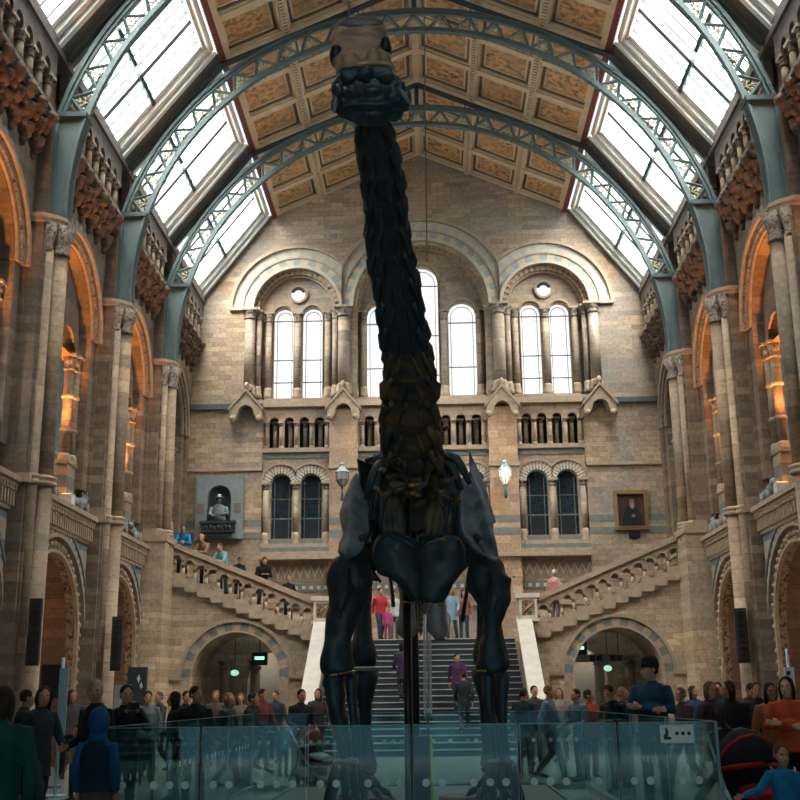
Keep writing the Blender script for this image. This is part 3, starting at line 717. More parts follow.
# ---- roof lights -----------------------------------------------------
A0, B0 = Vector((5.83, 0, 19.92)), Vector((8.42, 0, 16.55)); SKL = (B0 - A0).length; SD = (B0 - A0) / SKL; SN = Vector((-SD.z, 0, SD.x))
def skT(s):
    def T(u, w, d):
        q = A0 + SD * u + SN * d; return (s * q.x, w, q.z)
    return T
for s, sd in ((-1, 'left'), (1, 'right')):
    T = skT(s)
    for i, q in enumerate(('nearest bay cut by the picture edge', 'bay before the second iron arch', 'bay between the second and third iron arches', 'farthest bay against the end wall')):
        a, b = PIERS[i] + .72, PIERS[i + 1] - (.62 if i < 3 else .35)
        g = MB(); g.tbox(T, .15, SKL + .1, a, b, .42, .45)
        fr = MB()
        for o, h in ((0, 0), (.17, .12), (.34, .26)):   # stepped white reveal
            fr.tbox(T, 0, SKL, a - .22 + o, a - .05 + o, h, .45); fr.tbox(T, 0, SKL, b + .05 - o, b + .22 - o, h, .45)
        fr.tbox(T, 0, .16, a, b, .05, .45); fr.tbox(T, .16, .26, a, b, .2, .45); fr.tbox(T, SKL - .06, SKL + .1, a, b, .2, .45)
        bars = MB(); n = 9
        for k in range(1, n):
            w = a + k * (b - a) / n; h = .2 if k in (3, 6) else .07
            bars.tbox(T, .1, SKL, w - h / 2, w + h / 2, .33 if h > .05 else .38, .44)
        pu = MB()
        for q2 in range(2):
            w0 = a + .35 + q2 * (b - a) * .5; pu.tbox(T, SKL * .56, SKL * .56 + .12, w0 + .1, w0 + (b - a) * .42, .22, .34)
        wdw = window('white glazed roof light on the %s slope, %s' % (sd, q), g, 'sky', [('reveal_frame', fr, 'white'), ('glazing_bar', bars, 'iron_rail'), ('purlin', pu, 'iron_dk')])
lr = MB()
for s in (-1, 1):
    T = skT(s)
    cuts = [-8, 17.7] + sum([[PIERS[i] + .5, PIERS[i + 1] - (.4 if i < 3 else .13)] for i in range(4)], []) + [41.0]
    cuts = [-8] + cuts[2:]  # unseen roof over the near bays kept solid to hold daylight back
    for k in range(0, len(cuts), 2): lr.tbox(T, -.05, SKL + .15, cuts[k], cuts[k + 1], .0, .5)
lr_o = struct('trim_1', lr, M['grey'])
w = MB(); w.arch_wall(lambda u, v, d: (u, -8 - d, v), -8.75, 8.75, 0, 23, [(-5.2, 1.9, 2.6, 0), (0, 2.4, 2.6, 0), (5.2, 1.9, 2.6, 0)], 0, .5); struct('wall_entrance', w, M['brick_x'])  # unseen rear wall, added with low arches to shut out slanting sun

# ================================================================== IRON ROOF ARCHES
AC = 12.7
def arch_truss(P, label):
    t = thing('iron_roof_arch', label, 'roof arch', (0, P, 0), group='riveted iron roof arches')
    T = lambda u, v, d: (u, d, v)
    a0 = math.asin((14.95 - AC) / 8.05); a0u = math.asin((14.95 - AC) / 8.72)
    m = MB(); m.arc(T, 0, AC, 8.05, 8.13, -.085, .085, a0 - .01, PI - a0 + .01, 64); m.arc(T, 0, AC, 8.14, 8.2, -.05, .05, a0, PI - a0, 64)
    for k in range(90):
        an = a0 + (PI - 2 * a0) * (k + .5) / 90
        for d in (-.06, .06): m.ball((8.045 * cos(an), d, AC + 8.025 * sin(an)), .022, 5, 3)
    m.build('lower_chord', M['iron'], t)
    m = MB(); m.arc(T, 0, AC, 8.72, 8.82, -.1, .1, a0u - .02, PI - a0u + .02, 64); m.arc(T, 0, AC, 8.64, 8.72, -.05, .05, a0u, PI - a0u, 64); m.build('upper_chord', M['iron'], t)
    n = 27; lat = MB(); R0, R1 = 8.17, 8.66
    fm = MB()
    for k in range(n):
        c = a0 + (PI - 2 * a0) * (k + .5) / n; h = (PI - 2 * a0) / n / 2 * .92
        pl = (R0 * cos(c - h), R0 * sin(c - h) + AC); pr = (R0 * cos(c + h), R0 * sin(c + h) + AC); pt = (R1 * cos(c), R1 * sin(c) + AC)
        for q in (pl, pr): lat.loft([(q[0], 0, q[1]), (pt[0], 0, pt[1])], .042, .05, 4, (0, 1, 0), sm=False)
        # pierced foliage in every upright triangle
        ct = ((pl[0] + pr[0] + pt[0]) / 3, (pl[1] + pr[1] + pt[1]) / 3)
        ax = Vector((cos(c), sin(c))); tx = Vector((-sin(c), cos(c)))
        b = Vector((R0 * cos(c), R0 * sin(c) + AC))
        def W(x, y): q = b + tx * x + ax * y; return (q.x, 0, q.y)
        fm.loft([W(0, 0), W(0, .38)], .012, .02, 4, (0, 1, 0))
        for q in (-1, 1):
            fm.loft([W(0, .02), W(q * .1, .05), (W(q * .2, .03)), W(q * .24, .09), W(q * .18, .13), W(q * .13, .1)], .011, .02, 4, (0, 1, 0))
            fm.loft([W(0, .1), W(q * .07, .16), W(q * .13, .17), W(q * .12, .23), W(q * .07, .22)], .011, .02, 4, (0, 1, 0))
            fm.loft([W(0, .22), W(q * .04, .27), W(q * .06, .32)], .011, .02, 4, (0, 1, 0))
            fm.ball(W(q * .17, .09), (.025, .02, .025), 6, 4); fm.ball(W(q * .09, .2), (.02, .02, .02), 6, 4)
    lat.build('lattice', M['iron'], t); fm.build('foliage', M['gilt'], t)
    for s in (-1, 1):
        m = MB(); aa = math.asin((12.3 - AC) / 8.05)
        arc = [(s * 8.05 * cos(aa + (a0 - aa) * k / 12), AC + 8.05 * sin(aa + (a0 - aa) * k / 12)) for k in range(13)]
        m.prism(T, arc + [(s * 8.45, 14.95), (s * 8.45, 12.3)], -.14, .14)
        for k in range(12):
            for (d0, d1) in ((-.2, .2),):
                p, q = arc[k], arc[k + 1]
                m.prism(T, [p, q, (q[0] + s * .06, q[1]), (p[0] + s * .06, p[1])], d0, d1)
        m.tbox(T, min(s * 8.38, s * 8.5), max(s * 8.38, s * 8.5), 12.3, 14.95, -.2, .2)
        for k in range(24):
            f = (k + .5) / 24; an = aa + (a0 - aa) * f
            for d in (-.21, .21): m.ball((s * (8.05 * cos(an) + .08), d * .7, AC + 8.05 * sin(an)), .028, 5, 3)
        m.build('foot_plate', M['iron'], t)
        m = MB(); x0, x1 = sorted((s * 7.72, s * 8.5)); m.tbox(T, x0, x1, 14.9, 15.02, -.26, .26); m.build('foot_cap', M['iron_dk'], t)
        m = MB(); m.loft([(0, 0, 22.35), (s * 5.75, 0, 19.8)], .07, .1, 4, (0, 1, 0), sm=False); m.build('rafter', M['iron_dk'], t)
        m = MB(); m.loft([(s * 5.75, 0, 19.8), (s * 8.3, 0, 16.5)], .1, .08, 4, (0, 1, 0), sm=False); m.build('rafter', M['iron_dk'], t)
    m = MB(); m.loft([(0, 0, 21.5), (0, 0, 22.3)], .08, None, 6); m.build('king_post', M['iron_dk'], t)
arch_truss(24.0, 'nearest riveted blue grey iron roof arch, crown above the top of the picture')
arch_truss(29.7, 'middle riveted blue grey iron roof arch passing just behind the skull')
arch_truss(35.4, 'farthest riveted blue grey iron roof arch, nearest the end wall')

# ================================================================== STAIRS
def rail(u): return 4.57 + .413 * (abs(u) - 3.5)
for s, nm in ((-1, 'wall_stair_left'), (1, 'wall_stair_right')):
    T = lambda u, v, d, s=s: (s * u, 36.0 + d, v)
    w = MB()
    w.arch_wall(T, 3.5, 8.1, 0, lambda u: rail(u) - .96, [(5.95, 1.36, 2.25, 0)], 0, .4, n=20)
    w.arch_wall(T, 4.2, 8.1, 0, 3.6, [(5.95, 1.36, 2.25, 0)], .4, 2.4, n=16, back=False)
    w.tbox(T, 3.4, 3.5, 0, 3.42, 0, 5)
    w.arch_wall(T, 3.5, 9.3, 0, 4.4, [(5.0, 1.05, 2.1, 0)], 3.0, 3.3, n=16)
    wl = struct(nm, w, M['stair_x'])
    a = MB()
    a.arc(T, 5.95, 2.25, 1.36, 1.42, -.06, .1, n=30, mats=(0,)); a.arc(T, 5.95, 2.25, 1.42, 1.68, -.02, .1, n=19, mats=(1, 2)); a.arc(T, 5.95, 2.25, 1.68, 1.78, -.09, .1, n=30, mats=(0,))
    for q in (-1, 1): a.tbox(T, 5.95 + q * 1.9 - .22, 5.95 + q * 1.9 + .22, 2.18, 2.28, -.1, .05); a.tbox(T, 5.95 + q * 1.55 - .13, 5.95 + q * 1.55 + .13, 0, 2.25, -.02, .05, 2)
    a.build('archivolt', [M['stone'], M['blue'], M['stone']], wl)
    b = MB()
    for k in range(11):   # stepped string under the balustrade
        u = 3.5 + .4136 * k; z = rail(u) - 1.02
        b.tbox(T, u, u + .4136, z - .16, z + .22, -.12, .1); b.tbox(T, u - .03, u + .36, z - .22, z - .12, -.16, .05)
    b.build('stepped_string', M['stone'], wl)
    b = MB()
    for k in range(18):
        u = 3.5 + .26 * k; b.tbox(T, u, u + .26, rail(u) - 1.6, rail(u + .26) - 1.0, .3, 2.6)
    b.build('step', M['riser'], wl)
    b = MB(); b.tbox(T, 4.0, 8, 0, 4.0, 4.6, 4.7); b.build('plaster_panel', M['plaster'], wl)
    pc = column_mesh(.17, 0, 2.9, cap=.3, name='passage_column', drum='drum_warm')
    for q in (5.75, 6.75): link('passage_column', pc, wl, (s * q, 38.75, 0))
    # balustrade
    t = thing('stair_balustrade', 'sloping stone arcaded balustrade of the %s side flight' % ('left' if s < 0 else 'right'), 'balustrade', (0, 36.0, 0))
    TB = lambda u, v, d, s=s: (s * u, d, v)
    m = MB()
    hp = [(3.5, rail(3.5) - .02), (8.1, rail(8.1) - .02), (8.1, rail(8.1) - .14), (3.5, rail(3.5) - .14)]
    m.prism(TB, hp, -.16, .18); m.prism(TB, [(u, v + .06) for u, v in hp[:2]] + [(hp[1][0], hp[1][1]), (hp[0][0], hp[0][1])], -.11, .13); m.build('handrail', M['stone'], t)
    m = MB(); nb = 12; st = 4.56 / nb
    for k in range(nb):
        c = 3.52 + st * (k + .5); zs = rail(c) - .46; h = st / 2
        arc = [(c + .14 * cos(PI * j / 8), zs + .14 * sin(PI * j / 8)) for j in range(9)]
        m.prism(TB, [(c - h, rail(c - h) - .12), (c + h, rail(c + h) - .12), (c + h, zs - .02)] + arc + [(c - h, zs - .02)], -.08, .26)
        m.arc(TB, c, zs, .13, .17, -.11, .0, n=8)
    m.build('arch_plate', M['stone'], t)
    m = MB()
    for k in range(nb):
        c = 3.52 + st * (k + .5); zs = rail(c) - .46; m.tbox(TB, c - st / 2, c + st / 2, zs + .02, zs + .2, .22, .26)
    m.build('arch_back', M['stone'], t)
    m = MB(); m.prism(TB, [(3.5, rail(3.5) - 1.04), (8.1, rail(8.1) - 1.04), (8.1, rail(8.1) - .94), (3.5, rail(3.5) - .94)], -.1, .14); m.build('base_rail', M['stone'], t)
    bm_ = column_mesh(.05, 0, .46, cap=.12, basez=.08, name='baluster', seg=8, drum='stone_lt')
    for k in range(nb + 1):
        c = 3.52 + st * k; link('baluster', bm_, t, (s * c, 0, rail(c) - .95))
    t = thing('newel_block', 'carved square stone newel at the foot of the %s balustrade' % ('left' if s < 0 else 'right'), 'newel post', (s * 3.22, 36.0, 3.42))
    m = MB(); m.box(-.3, .3, -.2, .3, 0, 1.12); m.build('block', M['stone'], t)
    m = MB(); m.box(-.36, .36, -.28, .34, 1.12, 1.26); m.box(-.34, .34, -.26, .34, .4, .5); m.box(-.28, -.2, -.24, -.2, .5, 1.12); m.box(.2, .28, -.24, -.2, .5, 1.12); m.box(-.2, .2, -.24, -.2, .5, .58); m.box(-.2, .2, -.24, -.2, 1.04, 1.12); m.build('moulding', M['stone_lt'], t)
    m = MB(); m.box(-.2, .2, -.215, -.2, .58, 1.04); m.loft([(-.16, -.22, .64), (-.05, -.24, .78), (.16, -.22, .96)], .03, None, 6); m.build('carved_panel', M['carve'], t)
# main flight
t = thing('main_staircase', 'broad flight of dark stone stairs rising to the landing behind the skeleton', 'staircase', (0, 32.2, 0))
for k in range(19):
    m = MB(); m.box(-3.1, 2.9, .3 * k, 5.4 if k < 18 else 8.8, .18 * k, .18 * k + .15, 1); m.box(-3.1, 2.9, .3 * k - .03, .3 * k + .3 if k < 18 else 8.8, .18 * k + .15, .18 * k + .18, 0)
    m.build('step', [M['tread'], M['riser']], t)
for x in (-3.25, 3.08):
    m = MB(); S = lambda u, v, d: (d, u, v)
    m.prism(S, [(-.9, 0), (-.9, .9), (3.7, 3.86), (3.7, 0)], x - .16, x + .16); m.build('side_wall', M['ashlar_y'], t)
    m = MB(); m.prism(S, [(-.95, .86), (-.95, 1.0), (3.75, 4.02), (3.75, 3.88)], x - .24, x + .24); m.build('coping', M['marble'], t)
m = MB(); m.box(-3.5, 3.5, 5.4, 8.8, .2, 3.26); m.build('landing', M['stair_x'], t)
t = thing('stair_handrail', 'dark metal handrail running up the middle of the main stairs', 'handrail', (.05, 32.2, 0))
m = MB()
for q in (-.09, .09): m.loft([(q, -.4, 1.0), (q, -.1, 1.15), (q, 5.4, 4.4), (q, 5.7, 4.42)], .03, None, 8)
m.build('rail', M['bronze'], t)
m = MB()
for k in range(7): m.loft([(0, .1 + .88 * k, .1 + .528 * k), (0, .1 + .88 * k, 1.24 + .52 * k)], .04, None, 8)
m.build('post', M['bronze'], t)

# ================================================================== GLASS ENCLOSURE
GZ = 1.31
def pane(label, p, q, h=GZ, dots=(), grp=None):
    P, Q = Vector(p), Vector(q); L = (Q - P).length; ang = math.atan2(Q.y - P.y, Q.x - P.x)
    t = thing('glass_barrier', label, 'glass barrier', (P.x, P.y, 0), ang)
    m = MB(); m.box(.01, L - .01, -.008, .008, .05, h - .006); m.build('glass_pane', M['glass'], t)
    m = MB(); m.box(0, L, -.009, .009, h - .007, h); m.box(0, .006, -.009, .009, .05, h); m.box(L - .006, L, -.009, .009, .05, h); m.build('polished_edge', M['glass_edge'], t)
    m = MB(); m.box(0, L, -.04, .04, 0, .1); m.build('floor_rail', M['iron_rail'], t)
    if dots:
        m = MB(); z, r = dots[:2]
        for k in range(int((L - .2) / dots[2]) + 1):
            if (k * 7 + int(L * 10)) % 9 in dots[3]: continue
            x = .12 + k * dots[2]; m.prism(lambda u, v, d: (u, d, v), [(x + r * cos(2 * PI * j / 14), z + r * sin(2 * PI * j / 14)) for j in range(14)], -.012, -.0085)
        m.build('frosted_dot_row', M['frost'], t)
FR = 11.0
xs = [(-2.98, -2.0), (-1.98, -1.0), (-.98, -.02), (.0, .98), (1.0, 1.9), (1.92, 2.82)]
for (a, b), lab in zip(xs, ('front glass panel at the left end, beside the boy in the blue hood', 'front glass panel second from the left end', 'front glass panel before the left foreleg', 'front glass panel just right of the black prop', 'front glass panel right of the right foreleg', 'front glass panel at the right end, carrying the white sign')):
    pane(lab, (a, FR), (b, FR), dots=(.79, .036, .148, (2, 5) if a < 1.5 else (1, 4)))
for k in range(4):
    pane(('%s glass panel along the right flank of the enclosure' % ('nearest', 'second', 'third', 'farthest')[k]), (2.84 , FR + .03 + 2.4 * k), (2.84, FR + 2.4 * (k + 1)), dots=(.78, .036, .3, (0, 3)))
    pane(('%s glass panel along the left flank of the enclosure' % ('nearest', 'second', 'third', 'farthest')[k]), (-3.0, FR + .03 + 2.4 * k), (-3.0, FR + 2.4 * (k + 1)), dots=(.78, .036, .3, (0, 3)))
for k in range(4):
    pane('rear glass panel of the enclosure, %s seen beyond the hind legs' % ('leftmost', 'second', 'third', 'rightmost')[k], (-2.98 + 1.45 * k, 20.62), (-2.98 + 1.45 * k + 1.43, 20.62), dots=(.82, .036, .15, (1, 6)))
t = thing('sign_plate', 'small white sign plate with dark symbols on the right front glass panel', 'sign', (2.3, FR - .03, 1.12))
m = MB(); m.box(0, .31, 0, .012, 0, .16); m.build('plate', M['white_sign'], t)
m = MB()
for k in range(3): m.prism(lambda u, v, d: (u, d, v), [(.155 + .055 * k + .018 * cos(2 * PI * j / 12), .085 + .018 * sin(2 * PI * j / 12)) for j in range(12)], -.004, 0)
m.prism(lambda u, v, d: (u, d, v), [(.03, .03), (.1, .03), (.1, .05), (.07, .06), (.08, .1), (.06, .14), (.045, .13), (.05, .09), (.03, .07)], -.004, 0); m.build('symbol', M['black'], t)
t = thing('base_platform', 'low dark platform under the skeleton inside the glass', 'platform', (0, 15.4, 0))
m = MB(); m.box(-2.1, 2.0, -3.6, 4.0, 0, .16); m.build('deck', M['plat'], t)
m = MB(); m.box(-2.12, 2.02, -3.64, -3.6, 0, .19); m.box(-2.12, 2.02, 4.0, 4.04, 0, .19); m.box(-2.14, -2.1, -3.64, 4.04, 0, .19); m.box(2.0, 2.04, -3.64, 4.04, 0, .19); m.build('edging', M['iron_rail'], t)
for x, y, l in ((-1.15, 12.7, 'left forefoot'), (.72, 12.7, 'right forefoot'), (-.85, 16.9, 'left hind foot'), (.75, 16.9, 'right hind foot')):
    m = MB(); m.lathe([(.5, 0), (.5, .03), (.46, .05)], seg=20, sy=.85); tag(m.build('foot_slab', M['slab'], None, (x, y, .16)), 'reddish brown stone slab under the %s' % l, 'slab')
t = thing('plaque_post', 'dark maroon upright panel with a brass edge behind the black prop', 'panel', (.06, 12.4, .16))
m = MB(); m.box(-.15, .1, 0, .08, 0, 1.0); m.build('panel', M['maroon'], t)
m = MB(); m.box(.1, .125, -.01, .09, 0, 1.01); m.build('brass_edge', M['brass'], t)

# ================================================================== SIGNS, SPEAKERS, FURNITURE
def speaker(x, y, z, h, w, label, rz=0):
    t = thing('column_loudspeaker', label, 'loudspeaker', (x, y, z), rz)
    m = MB(); m.box(-w / 2, w / 2, -.09, .09, 0, h); m.build('cabinet', M['black'], t)
    m = MB(); m.box(-w / 2 + .02, w / 2 - .02, -.1, -.09, .03, h - .03)
    for k in range(9): m.lathe([(.01, -.012), (w * .3, -.004), (w * .32, 0)], (0, -.1, .1 + (h - .2) * k / 8), 10)
    m.build('grille', M['grille'], t)
    m = MB(); m.box(-.05, .05, .09, .28, h * .3, h * .36); m.box(-.05, .05, .09, .28, h * .75, h * .81); m.build('bracket', M['iron_dk'], t)
M['grille'] = plain('black speaker cloth', '#1c2224', .7, var=.2)
speaker(-8.02, 23.55, 2.28, 1.36, .24, 'tall black column loudspeaker on the nearest left pier', .12)
speaker(-7.88, 29.28, 2.3, 1.36, .27, 'tilted black column loudspeaker on the second left pier', .25)
speaker(8.02, 29.28, 2.3, 1.36, .3, 'tall black column loudspeaker on the right pier', -.1)
x = gx(50, 22.0)
t = thing('notice_board', 'black free standing board by the left arch', 'sign', (x, 22.0, 0))
m = MB(); m.box(-.2, .2, 0, .05, 1.62, 2.25); m.build('board', M['black'], t)
m = MB(); m.box(-.03, .03, .0, .04, 0, 1.62); m.box(-.25, .25, -.15, .2, 0, .03); m.build('stand', M['iron_dk'], t)
x = gx(61, 20.0)
t = thing('sign_post', 'slim pale blue metal sign post left of the boy in the blue hood', 'sign', (x, 20.0, 0))
m = MB(); m.lathe([(.03, 0), (.03, 2.3)], seg=8); m.lathe([(.2, 0), (.2, .03)], seg=14); m.build('pole', M['pale_steel'], t)
m = MB(); m.box(-.04, .12, -.04, -.02, 1.0, 2.12); m.build('sign_panel', M['pale_steel'], t)
x = gx(136, 29)
t = thing('information_pillar', 'dark slab sign with white symbols by the left stair wall', 'sign', (x, 29, 0))
m = MB(); m.box(-.24, .24, 0, .12, 0, 2.38); m.build('slab', M['bronze'], t)
m = MB(); m.prism(lambda u, v, d: (u, d, v), [(.0, 2.1), (.05, 2.2), (.09, 2.1), (.05, 1.98)], -.01, 0); m.prism(lambda u, v, d: (u, d, v), [(.08, 1.95), (.12, 2.02), (.16, 1.9), (.1, 1.85)], -.01, 0); m.box(.02, .12, -.01, 0, 1.3, 1.45); m.build('symbol', M['white_sign'], t)
x = gx(122, 28.6)
t = thing('flat_screen', 'grey flat display stand in front of the dark slab sign', 'sign', (x, 28.6, 0))
m = MB(); m.box(-.2, .2, 0, .06, 1.2, 1.95); m.build('panel', M['slate'], t)
m = MB(); m.box(-.04, .04, 0, .06, 0, 1.2); m.box(-.2, .2, -.15, .2, 0, .03); m.build('stand', M['iron_dk'], t)
x = gx(791, 21.5)
t = thing('notice_holder', 'white notice on a pale pole above the woman in the orange jumper', 'sign', (x, 21.5, 0))
m = MB(); m.lathe([(.025, 0), (.025, 2.35)], seg=8); m.lathe([(.2, 0), (.2, .03)], seg=14); m.build('pole', M['pale_steel'], t)
m = MB(); m.box(-.09, .09, -.05, -.02, 1.6, 2.02); m.build('notice', M['white_sign'], t)
m = MB(); m.box(-.05, .02, -.053, -.05, 1.88, 1.95); m.box(-.05, .05, -.053, -.05, 1.72, 1.74); m.build('printed_mark', M['black'], t)
for s, sd in ((-1, 'left'), (1, 'right')):
    X = -5.55 if s < 0 else 5.06
    t = thing('exit_sign', 'green lit hanging exit sign inside the %s stair arch' % sd, 'sign', (X, 38.3, 2.66 if s < 0 else 2.86))
    m = MB(); m.box(-.26, .26, 0, .1, 0, .42); m.build('box', M['black'], t)
    m = MB(); m.box(-.16, .16, -.01, 0, .18, .28); m.build('lit_panel', M['exit'], t)
    m = MB(); m.loft([(0, .05, .42), (0, .05, 1.0)], .02, None, 6); m.build('hanger', M['iron_dk'], t)
    X = -6.35 if s < 0 else 5.95
    t = thing('green_lamp', 'round green glowing lamp low inside the %s stair arch' % sd, 'lamp', (X, 38.2, 2.2))
    m = MB(); m.ball((0, 0, .22), (.14, .1, .1), 14, 8); m.build('shade', M['exitdim'], t)
    m = MB(); m.loft([(0, 0, .34), (0, 0, 2.0)], .015, None, 6); m.build('hanger', M['iron_dk'], t)
t = thing('direction_board', 'grey hanging direction board with four black symbols in the right stair arch', 'sign', (5.6, 38.0, 2.62))
m = MB(); m.box(-.75, .85, 0, .06, 0, .24); m.build('board', M['slate'], t)
for k in (0, 1, 3, 4):
    m = MB(); m.box(-.25 + .22 * k, -.07 + .22 * k, -.01, 0, .03, .21); m.build('symbol', M['black'], t)
m = MB()
for q in (-.6, .7): m.loft([(q, .03, .24), (q, .03, 1.6)], .015, None, 6)
m.build('hanger', M['iron_dk'], t)

# floodlights and stone beasts on the side cornices
def flood(s, Y, label):
    t = thing('floodlight', label, 'floodlight', (s * 8.95, Y, 6.2))
    m = MB(); m.box(-.16, .16, -.14, .14, .12, .42); m.build('housing', M['white_sign'], t)
    m = MB(); m.box(-.03, .03, -.18, .18, 0, .14); m.box(-.12, .12, -.1, .1, 0, .03); m.build('bracket', M['iron_dk'], t)
    m = MB(); m.box(-.13, .13, -.11, .11, .42, .43); m.build('lens', M['amber'], t)
for s, sd in ((-1, 'left'), (1, 'right')):
    flood(s, 27.9, 'floodlight on the %s cornice between the near and middle piers' % sd); flood(s, 30.75, 'white boxed floodlight on the %s cornice just past the middle pier' % sd)
def beast_mesh():
    m = MB(); m.loft([(-.38, 0, .2), (-.3, 0, .26), (0, 0, .28), (.25, 0, .33), (.38, 0, .4)], [.06, .13, .12, .14, .08], [.06, .15, .14, .16, .09], 10, (0, 1, 0))
    m.loft([(.32, 0, .4), (.44, 0, .5), (.6, 0, .46)], [.09, .1, .04], None, 8, (0, 1, 0))
    for x, y in ((-.26, .1), (-.26, -.1), (.26, .1), (.26, -.1)): m.loft([(x, y, .28), (x + .08, y * 1.2, .12), (x + .02, y * 1.2, .03), (x + .12, y * 1.2, .02)], [.08, .05, .04, .03], None, 7, (0, 1, 0))
    for y in (-.05, .05): m.loft([(.42, y, .56), (.4, y * 1.6, .66)], [.04, .01], None, 6, (0, 1, 0))
    m.loft([(-.36, 0, .22), (-.52, .05, .12), (-.45, .15, .05)], [.04, .03, .015], None, 6, (0, 1, 0))
    return m.mesh('stone_beast', M['slate'])
bmesh_ = beast_mesh()
for s, sd in ((-1, 'left'), (1, 'right')):
    for Y, w in ((25.9, 'near the first pier'), (28.5, 'before the middle pier'), (32.3, 'past the middle pier'), (34.0, 'just before the stair pier')):
        o = link('stone_beast', bmesh_, None, (s * 8.82, Y, 6.2)); o.rotation_euler = (0, 0, (-PI / 2 if s > 0 else PI / 2) * (1 if Y < 33 else -1))
        tag(o, 'small crouching grey stone beast on the %s cornice %s' % (sd, w), 'sculpture', 'stone beasts on the cornices')
# ================================================================== THE SKELETON
def bone_mat(name, c1, c2, rough=.42):
    m, nt, b = base(name, rough, spec=.5); g = N(nt, 'ShaderNodeNewGeometry')
    f, n = noise_fac(nt, g.outputs['Position'], 4.5, .35, .68, 6)
    nt.links.new(mixc(nt, lin(c1), lin(c2), f), b.inputs['Base Color']); bump(nt, b, n.outputs['Fac'], .35, .03); return m
M['bone'] = bone_mat('near black cast bone', '#23373f', '#192830', .52)
M['bone_lit'] = bone_mat('lit cast bone', '#66777f', '#3b484f', .55)  # lighter copy of the bone, light from above put into the colour
M['bone_neck'] = bone_mat('dark bone with brown patches', '#1c292f', '#6e5634', .55)
M['bone_brown'] = bone_mat('brown forehead bone', '#b48e6c', '#5a4432', .6)
M['bone_paddle'] = bone_mat('warm grey bone', '#a09fa2', '#77787c', .55)
ROOT = Vector((-.05, 13.0, .16))
dino = thing('sauropod_skeleton', 'huge dark mounted long necked dinosaur skeleton facing the camera in the middle of the hall', 'dinosaur skeleton', ROOT)
def DP(name, mb, mat, parent=None):
    return mb.build(name, M[mat] if isinstance(mat, str) else mat, parent or dino, -ROOT if parent is None else (0, 0, 0))
from mathutils import noise as mnoise
def organic(mb, voxel, amp, sc, seed=0.0, smooth=2):
    # fuse the pieces of one bone into a single lumpy surface
    me = mb.mesh('t', [M['black']]); o = bpy.data.objects.new('t', me); COL.objects.link(o)
    r = o.modifiers.new('r', 'REMESH'); r.mode = 'VOXEL'; r.voxel_size = voxel
    s_ = o.modifiers.new('s', 'SMOOTH'); s_.iterations = smooth; s_.factor = .5
    dg = bpy.context.evaluated_depsgraph_get(); dg.update()
    out = bpy.data.meshes.new_from_object(o.evaluated_get(dg)); bpy.data.objects.remove(o); bpy.data.meshes.remove(me)
    off = Vector((seed * 3.1, seed * 1.7, seed))
    nor = [v.normal.copy() for v in out.vertices]
    for v, n in zip(out.vertices, nor):
        q = v.co * sc + off
        v.co += n * (amp * (mnoise.noise(q) + .5 * mnoise.noise(q * 2.3)))
    out.polygons.foreach_set('use_smooth', [True] * len(out.polygons)); out.materials.clear(); out.update(); return out
def DO(name, mb, mat, parent=None, voxel=.03, amp=.03, sc=4.0, seed=0.0):
    me = organic(mb, voxel, amp, sc, seed); me.materials.append(M[mat]); me.name = name
    return link(name, me, parent or dino, -ROOT if parent is None else (0, 0, 0))
def rows(mb, R, Yf, dep, seg=14, flat=1.0, mi=0):
    P, rx, ry = [], [], []
    for k, (y, l, r) in enumerate(R):
        Y = Yf(y); a, b = at(l, y, Y), at(r, y, Y); P.append((a + b) / 2); rx.append((b - a).length / 2)
        ry.append(dep if not callable(dep) else dep((b - a).length / 2))
    mb.loft(P, rx, ry, seg, (1, 0, 0), mi); return P, rx
# ---- neck
NK = [(80, 360, 381), (112, 357, 384), (140, 355.5, 396), (170, 361, 402), (200, 366, 406), (225, 366.5, 408), (250, 368, 411), (275, 373, 418), (300, 377, 421), (330, 381, 427), (350, 385, 431), (372, 384.5, 435), (395, 387, 432), (420, 382, 437), (440, 382, 438), (462, 384, 442)]
def nkY(y): return 12.7 - 5.7 * (458 - y) / 374
def nk(y):
    y = max(y, 80.0)
    for a, b in zip(NK, NK[1:]):
        if a[0] <= y <= b[0]:
            f = (y - a[0]) / (b[0] - a[0]); return a[1] + f * (b[1] - a[1]), a[2] + f * (b[2] - a[2])
    return NK[-1][1:]
def npt(y, q=0.0, dz=0.0):   # q = -1..1 across the neck
    l, r = nk(y); p = at((l + r) / 2 + q * (r - l) / 2, y, nkY(y)); p.z += dz; return p
NV = 15; ys = [84 + (462 - 84) * (k / NV) ** .95 for k in range(NV + 1)]
rnd = random.Random(5)
